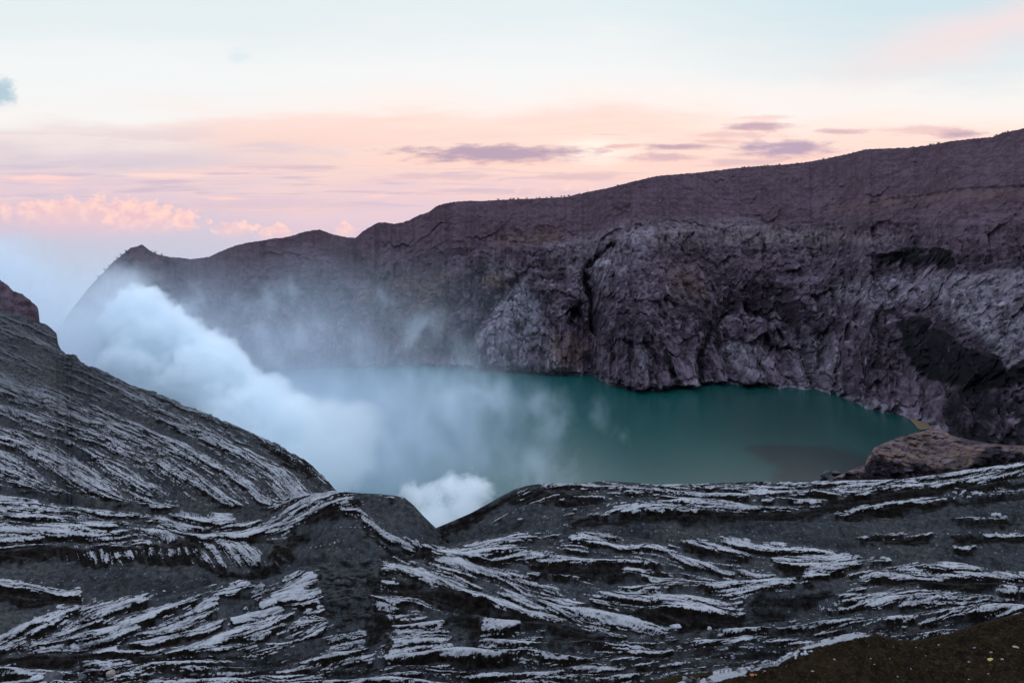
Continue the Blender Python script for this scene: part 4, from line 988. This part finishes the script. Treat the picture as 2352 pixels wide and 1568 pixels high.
plume = [(332, 735, 520, 44), (385, 780, 515, 55), (300, 780, 522, 55), (450, 845, 510, 62), (350, 850, 512, 90), (520, 890, 500, 58), (430, 930, 500, 95), (600, 930, 490, 52), (545, 985, 490, 85),
         (680, 970, 480, 50), (640, 1040, 480, 90), (760, 990, 470, 48), (740, 1080, 470, 80), (830, 980, 465, 44), (790, 1060, 465, 66), (700, 1120, 465, 90)]
x0, x1 = (180 - CX) / F * 540, (960 - CX) / F * 440
st1 = steam_volume('steam', (x0, 420, 0), (x1, 570, 128), 0.9, steam_material('thick_steam', 0.28, (.955, .985, 1.0)), blob_field(plume, 7, 13.0, 5.0, .8, (-160, -50, .96)))
tag(st1, 'thick white steam plume rising in front of the pointed peak', 'steam', kind='stuff')
drift = [(230, 790, 530, 80, (1, .6, 1)), (150, 770, 540, 75, (1, .6, 1)), (250, 870, 522, 95, (1, .6, 1)), (80, 745, 550, 70, (1, .6, 1)), (180, 860, 530, 90, (1, .6, 1)), (0, 740, 560, 90, (1, .6, 1)), (60, 830, 550, 100, (1, .6, 1)), (-120, 720, 570, 110, (1, .6, 1)), (250, 720, 530, 40, (1, .6, 1)), (60, 660, 560, 60, (1, .6, 1)), (-60, 620, 580, 100, (1, .6, 1)), (150, 690, 545, 45, (1, .6, 1)), (300, 680, 560, 40, (1, .6, 1))]
def drift_field(nt, pos):
    base = blob_field(drift, 12, 22.0, 30.0, .8)(nt, pos)
    return base
x0, x1 = (-300 - CX) / F * 600, (470 - CX) / F * 480
st2 = steam_volume('steam', (x0, 440, 20), (x1, 650, 150), 1.8, steam_material('drifting_steam', 0.052, (.90, .95, 1.0)), drift_field)
tag(st2, 'soft steam drifting left past the grey hillside towards the rocky shoulder', 'steam', kind='stuff')
puff = [(962, 1136, 300, 20), (1000, 1146, 302, 24), (1045, 1130, 302, 26), (1085, 1118, 304, 22), (1112, 1128, 303, 16), (1060, 1165, 300, 38), (1010, 1190, 300, 40), (990, 1230, 298, 50)]
x0, x1 = (880 - CX) / F * 300, (1170 - CX) / F * 300
st3 = steam_volume('steam', (x0, 285, 45), (x1, 318, 75), 0.28, steam_material('puff_steam', 0.30, (.965, .99, 1.0)), blob_field(puff, 2.0, 5.2, 3.6, 4.2))
tag(st3, 'small round white steam puff behind the notch between the two ridges', 'steam', kind='stuff')
def veil_field(nt, pos):
    sep = nt.nodes.new('ShaderNodeSeparateXYZ'); nt.links.new(pos, sep.inputs[0])
    x, y, z = (E(nt, sep.outputs[i]) for i in range(3))
    n1 = noise(nt, pos, .011, 5, .58, .6); n2 = noise(nt, pos, .035, 5, .6, .4)
    xw = x + (n1 - .5) * 120 + (n2 - .5) * 40
    over = (1.0 - xw.ss(-70, 52)) * (1.0 - (z + (n2 - .5) * 40).ss(14, 62)) * (.55 + .9 * (1.0 - xw.ss(-140, 10)))
    left = (1.0 - xw.ss(-190, 40)) * (1.0 - (z + (n2 - .5) * 80).ss(40, 150)) * .48
    edge = y.ss(420, 480) * (1.0 - y.ss(760, 860)) * (1.0 - z.ss(150, 168)) * x.ss(-420, -380)
    return (over.max(left) * ((n1 * .5 + n2 * .5).ss(.38, .62) * .92 + .08) * edge).clamp()
st4 = steam_volume('steam', (-430, 410, 1), (130, 870, 170), 3.2, steam_material('thin_steam', 0.0105, (.80, .88, 1.0), .1), veil_field)
tag(st4, 'thin blue veil of steam spreading over the left half of the lake', 'steam', kind='stuff')

wisps = [(930, 860, 660, 55), (860, 690, 760, 55), (960, 760, 740, 60), (1050, 800, 720, 55), (430, 690, 760, 50), (640, 680, 770, 55), (775, 655, 760, 26), (765, 690, 750, 36), (735, 740, 740, 48), (680, 790, 730, 60), (600, 760, 740, 46), (540, 700, 760, 40), (500, 760, 720, 42), (620, 840, 700, 60), (840, 800, 740, 50),
         (900, 900, 640, 70), (1000, 960, 600, 95), (1130, 920, 620, 75), (1260, 950, 600, 75), (1370, 950, 590, 52), (1400, 1000, 570, 50), (1100, 1050, 540, 95), (1250, 1060, 540, 75), (880, 1010, 560, 80), (1020, 1075, 470, 60), (960, 1100, 450, 60), (780, 900, 660, 60)]
def wisp_field(nt, pos):
    d = None
    for px, py, Y, r in wisps:
        e = vdist(nt, pos, tuple(xyz(np.array(px), np.array(py), Y)), (1, .7, 1)) - r * Y / F
        d = e if d is None else smin(nt, d, e, 14)
    n1 = noise(nt, pos, .016, 3, .5, .5); n2 = noise(nt, vscale(nt, pos, (1, 1, .7)), .045, 7, .62, .7)
    return (((n1 - .5) * 46 + (n2 - .5) * 60 - d - 2) * (1 / 42.0)).clamp() * (n2.ss(.40, .66) * .9 + .1)
st5 = steam_volume('steam', (-330, 470, 1), (100, 800, 130), 1.9, steam_material('wisp_steam', 0.052, (.86, .93, 1.0), .1), wisp_field)
tag(st5, 'torn wisps of steam rising off the lake in front of the purple wall', 'steam', kind='stuff')

# ================================================================== WORLD
SUN_EL, SUN_AZ = math.radians(24), math.radians(8)
def build_world():
    w = bpy.data.worlds.new('World'); scene.world = w; w.use_nodes = True
    nt = w.node_tree; nt.nodes.clear()
    out = nt.nodes.new('ShaderNodeOutputWorld')
    tc = nt.nodes.new('ShaderNodeTexCoord')
    sep = nt.nodes.new('ShaderNodeSeparateXYZ'); nt.links.new(tc.outputs['Generated'], sep.inputs[0])
    x, y, z = (E(nt, sep.outputs[i]) for i in range(3))
    yy = y.max(0.12)
    X = (x / yy) * F + CX; Yp = YH - (z / yy) * F          # bearing / elevation on the survey chart
    def nz(sx, sy, seed, detail=5, rough=.55, dist=0.0):
        return noise(nt, combine(nt, X * (1 / sx), Yp * (1 / sy), seed), 1.0, detail, rough, dist)
    wa = nz(420, 90, 1.0, 4); wb = nz(160, 30, 2.0, 5, .6)
    Yw = Yp + (wa - .5) * 150 + (wb - .5) * 34
    def ramp(stops):
        n = nt.nodes.new('ShaderNodeValToRGB'); cr = n.color_ramp; cr.interpolation = 'EASE'
        f = (Yw * (1 / 900.0) + 200 / 900.0)                 # rows -200 .. 700
        nt.links.new(f.s, n.inputs[0])
        while len(cr.elements) < len(stops): cr.elements.new(.5)
        for e, (py, c) in zip(cr.elements, stops):
            e.position = (py + 200) / 900; e.color = (*srgb(*c), 1)
        return n.outputs[0]
    left = ramp([(-200, (214, 226, 232)), (20, (228, 236, 236)), (170, (241, 242, 241)), (270, (245, 240, 237)), (315, (238, 222, 219)), (365, (222, 206, 212)), (430, (226, 198, 208)), (500, (206, 190, 210)), (580, (190, 195, 216)), (700, (176, 200, 218))])
    mid = ramp([(-200, (214, 226, 232)), (20, (226, 235, 236)), (170, (243, 242, 240)), (240, (250, 238, 232)), (290, (252, 222, 210)), (350, (250, 214, 200)), (400, (244, 206, 198)), (450, (228, 196, 204)), (520, (214, 190, 210)), (700, (184, 196, 216))])
    right = ramp([(-200, (196, 216, 226)), (20, (207, 225, 231)), (150, (226, 231, 232)), (230, (246, 240, 236)), (280, (253, 236, 226)), (330, (253, 222, 208)), (380, (246, 208, 198)), (450, (232, 198, 204)), (520, (214, 190, 210)), (700, (184, 196, 216))])
    c = mixc(nt, X.ss(250, 1050), left, mid); c = mixc(nt, X.ss(1150, 2150), c, right)
    def add(c, m, col): return mixc(nt, m.clamp(), c, srgb(*col))
    def ell(cx, cy, rx, ry, e0=0.0, e1=.45, rag=.9, n=None):
        d = (((X - cx) * (1 / rx)).pow(2.0) + ((Yp - cy) * (1 / ry)).pow(2.0)).sqrt()
        return (1.0 - d + ((n if n is not None else n_rag) - .5) * rag).ss(e0, e1)
    n_rag = nz(70, 16, 3.0, 6, .62); n_puf = nz(26, 22, 4.0, 5, .55); n_str = nz(240, 15, 5.0, 6, .6, .3)
    # pink glow and the diagonal pink veil at the right
    dgl = Yp + (X - 2100) * .30 - 118
    c = add(c, (1.0 - (dgl * (1 / 95.0)).abs() + (nz(200, 60, 8.0, 5) - .5) * .8).ss(0, 1) * X.ss(1750, 2250) * .85, (244, 221, 220))
    c = add(c, ell(1365, 345, 300, 75, 0, 1.0, .5) * .5, (255, 232, 214)); c = add(c, ell(1365, 352, 130, 42, 0, .8, .4) * .95, (255, 248, 236))
    c = add(c, nz(170, 8, 16.0, 6, .62, .4).ss(.53, .68) * X.ss(1180, 1350) * (1.0 - X.ss(2100, 2300)) * Yp.ss(290, 330) * (1.0 - Yp.ss(400, 440)) * .6, (208, 172, 184))
    # broad soft banks
    nb_ = nz(520, 70, 14.0, 6, .58, .4)
    bk_ = (nb_.ss(.40, .62)) * Yp.ss(200, 285) * (1.0 - Yp.ss(420, 480)) * (1.0 - X.ss(1500, 1800) * .8)
    c = add(c, bk_ * .5 * X.ss(120, 620), (251, 208, 194))
    c = add(c, ell(1330, 268, 330, 42, -.1, .9, 1.5, nb_) * .6, (250, 214, 200))
    c = add(c, nz(330, 40, 15.0, 6, .6, .4).ss(.50, .68) * Yp.ss(270, 340) * (1.0 - Yp.ss(420, 470)) * (1.0 - X.ss(500, 1100)) * .6, (214, 196, 208))
    # lavender streak banks low on the left and middle
    band = (Yp.ss(365, 400)) * (1.0 - Yp.ss(455, 500)) * (1.0 - X.ss(1150, 1450))
    c = add(c, (n_str.ss(.48, .66)) * band * .85, (203, 181, 200))
    c = add(c, (nz(200, 11, 9.0, 6, .6, .3).ss(.55, .70)) * band * .75, (253, 206, 194))
    c = add(c, ell(330, 372, 300, 30, 0, .9, .7) * .55, (208, 194, 206))
    c = add(c, ell(380, 402, 130, 7, 0, .6, 1.0) * .8, (255, 213, 203)); c = add(c, ell(90, 408, 110, 9, 0, .6, 1.0) * .8, (254, 208, 200))
    # dark flat clouds, lit from below
    for cx, cy, rx, ry, k, col in [(1140, 353, 215, 19, .95, (176, 150, 172)), (1745, 291, 78, 9, .85, (190, 158, 172)), (1800, 342, 112, 19, .95, (178, 152, 176)), (1560, 337, 82, 7, .85, (183, 152, 172)), (1425, 335, 44, 6, .7, (222, 172, 172)),
                               (1520, 361, 90, 9, .7, (200, 166, 180)), (1930, 302, 56, 6, .8, (206, 172, 182)), (2195, 309, 66, 9, .9, (182, 158, 178)), (2120, 298, 90, 10, .5, (222, 186, 190)), (1700, 371, 74, 9, .6, (206, 172, 184)), (1750, 270, 60, 6, .5, (238, 206, 200)),
                               (1690, 310, 90, 7, .55, (220, 184, 186)), (1350, 405, 120, 9, .6, (206, 176, 190)), (1020, 405, 150, 7, .55, (200, 178, 196)), (1160, 440, 180, 7, .5, (196, 178, 200)), (700, 385, 90, 5, .5, (196, 174, 194)), (620, 470, 200, 12, .5, (200, 184, 208)), (1650, 325, 60, 5, .6, (222, 178, 180))]:
        m_ = ell(cx, cy, rx * 1.25, ry * 1.4, -.05, .75, 1.9)
        c = add(c, ell(cx, cy + ry * .35, rx * 1.3, ry * 1.6, -.05, .7, 1.9) * (k * .75), (250, 198, 186))
        c = add(c, m_ * k, col)
    # cumulus towers far away
    c = add(c, ell(230, 500, 330, 60, 0, 1.0, .8) * .45, (232, 192, 202))
    for cx, cy, rx, ry, k in [(225, 492, 225, 34, .8), (345, 508, 115, 36, .95), (120, 476, 130, 16, .75), (300, 478, 70, 18, .8), (535, 530, 44, 22, .95), (632, 537, 42, 20, .95), (795, 530, 26, 19, .95), (430, 520, 30, 16, .7), (1240, 440, 60, 9, .7), (1330, 432, 50, 10, .7)]:
        m_ = ell(cx, cy, rx * 1.1, ry * 1.15, .0, .26, 1.9, n_puf)
        low = 1.0 - Yp.ss(cy - ry * .5, cy + ry * 1.1)
        c = add(c, m_ * low * (k * .62), (249, 200, 197)); c = add(c, m_ * low * n_puf.ss(.5, .62) * (k * .5), (255, 214, 200))
        c = add(c, m_ * low * (1.0 - n_puf.ss(.38, .5)) * (k * .75), (222, 184, 198))
    # blue gaps
    c = add(c, ell(4, 214, 44, 44, 0, .7, 1.3, nz(26, 22, 12.0, 6, .65)) * .8, (158, 188, 206)); c = add(c, ell(548, 130, 46, 30, .1, 1.0, 1.6, nz(24, 16, 13.0, 6, .65)) * .5, (210, 228, 236))
    # overhead and behind
    zen = z.ss(.20, .62)
    c = mixc(nt, zen, c, ZENITH)
    c = mixc(nt, 1.0 - y.ss(-.15, .40), c, mixc(nt, z.ss(.08, .62), BACK, ZENITH))
    c = mixc(nt, 1.0 - z.ss(-.45, -.22), c, (.12, .13, .16))
    b1 = nt.nodes.new('ShaderNodeBackground'); nt.links.new(c, b1.inputs[0]); b1.inputs[1].default_value = SKY_GAIN
    sk = nt.nodes.new('ShaderNodeTexSky'); sk.sky_type = 'NISHITA'; sk.sun_disc = False
    sk.sun_elevation = SUN_EL; sk.sun_rotation = SUN_AZ; sk.altitude = 2300
    b2 = nt.nodes.new('ShaderNodeBackground'); nt.links.new(sk.outputs[0], b2.inputs[0]); b2.inputs[1].default_value = 0.006
    ad = nt.nodes.new('ShaderNodeAddShader'); nt.links.new(b1.outputs[0], ad.inputs[0]); nt.links.new(b2.outputs[0], ad.inputs[1])
    nt.links.new(ad.outputs[0], out.inputs[0])
    w.cycles.sampling_method = 'MANUAL'; w.cycles.sample_map_resolution = 512
ZENITH, BACK, SKY_GAIN = (1.06, 1.26, 1.58), (0.42, 0.48, 0.62), 1.0
build_world()
sd = bpy.data.lights.new('sun', 'SUN'); sd.energy = 0.35; sd.specular_factor = 0.15; sd.angle = math.radians(40); sd.color = (1, .93, .9)
so = bpy.data.objects.new('sun', sd); COL.objects.link(so)
# sun_rotation turns clockwise from +Y seen from above
dx, dy, dz = math.sin(SUN_AZ) * math.cos(SUN_EL), math.cos(SUN_AZ) * math.cos(SUN_EL), math.sin(SUN_EL)
from mathutils import Vector
so.rotation_euler = Vector((dx, dy, dz)).to_track_quat('Z', 'Y').to_euler()
so.location = (0, 0, 400)

# ================================================================== CAMERA
cd = bpy.data.cameras.new('camera'); cam = bpy.data.objects.new('camera', cd); COL.objects.link(cam)
cam.location = (0, 0, H); cam.rotation_euler = (math.radians(90), 0, 0)
cd.sensor_width = 36; cd.lens = 36 * F / 2352; cd.shift_y = (YH - 784) / 2352
cd.clip_start = 1; cd.clip_end = 60000
scene.camera = cam
vs = scene.view_settings
vs.view_transform = 'Standard'; vs.look = 'None'; vs.exposure = 0; vs.gamma = 1; vs.use_curve_mapping = False
scene.render.engine = 'CYCLES'
cy = scene.cycles
cy.max_bounces = 18; cy.diffuse_bounces = 3; cy.glossy_bounces = 2; cy.transmission_bounces = 2; cy.transparent_max_bounces = 16
cy.use_denoising = True
cy.use_adaptive_sampling = True; cy.adaptive_threshold = 0.018
cy.volume_bounces = 18; cy.volume_step_rate = 1.0; cy.volume_max_steps = 512
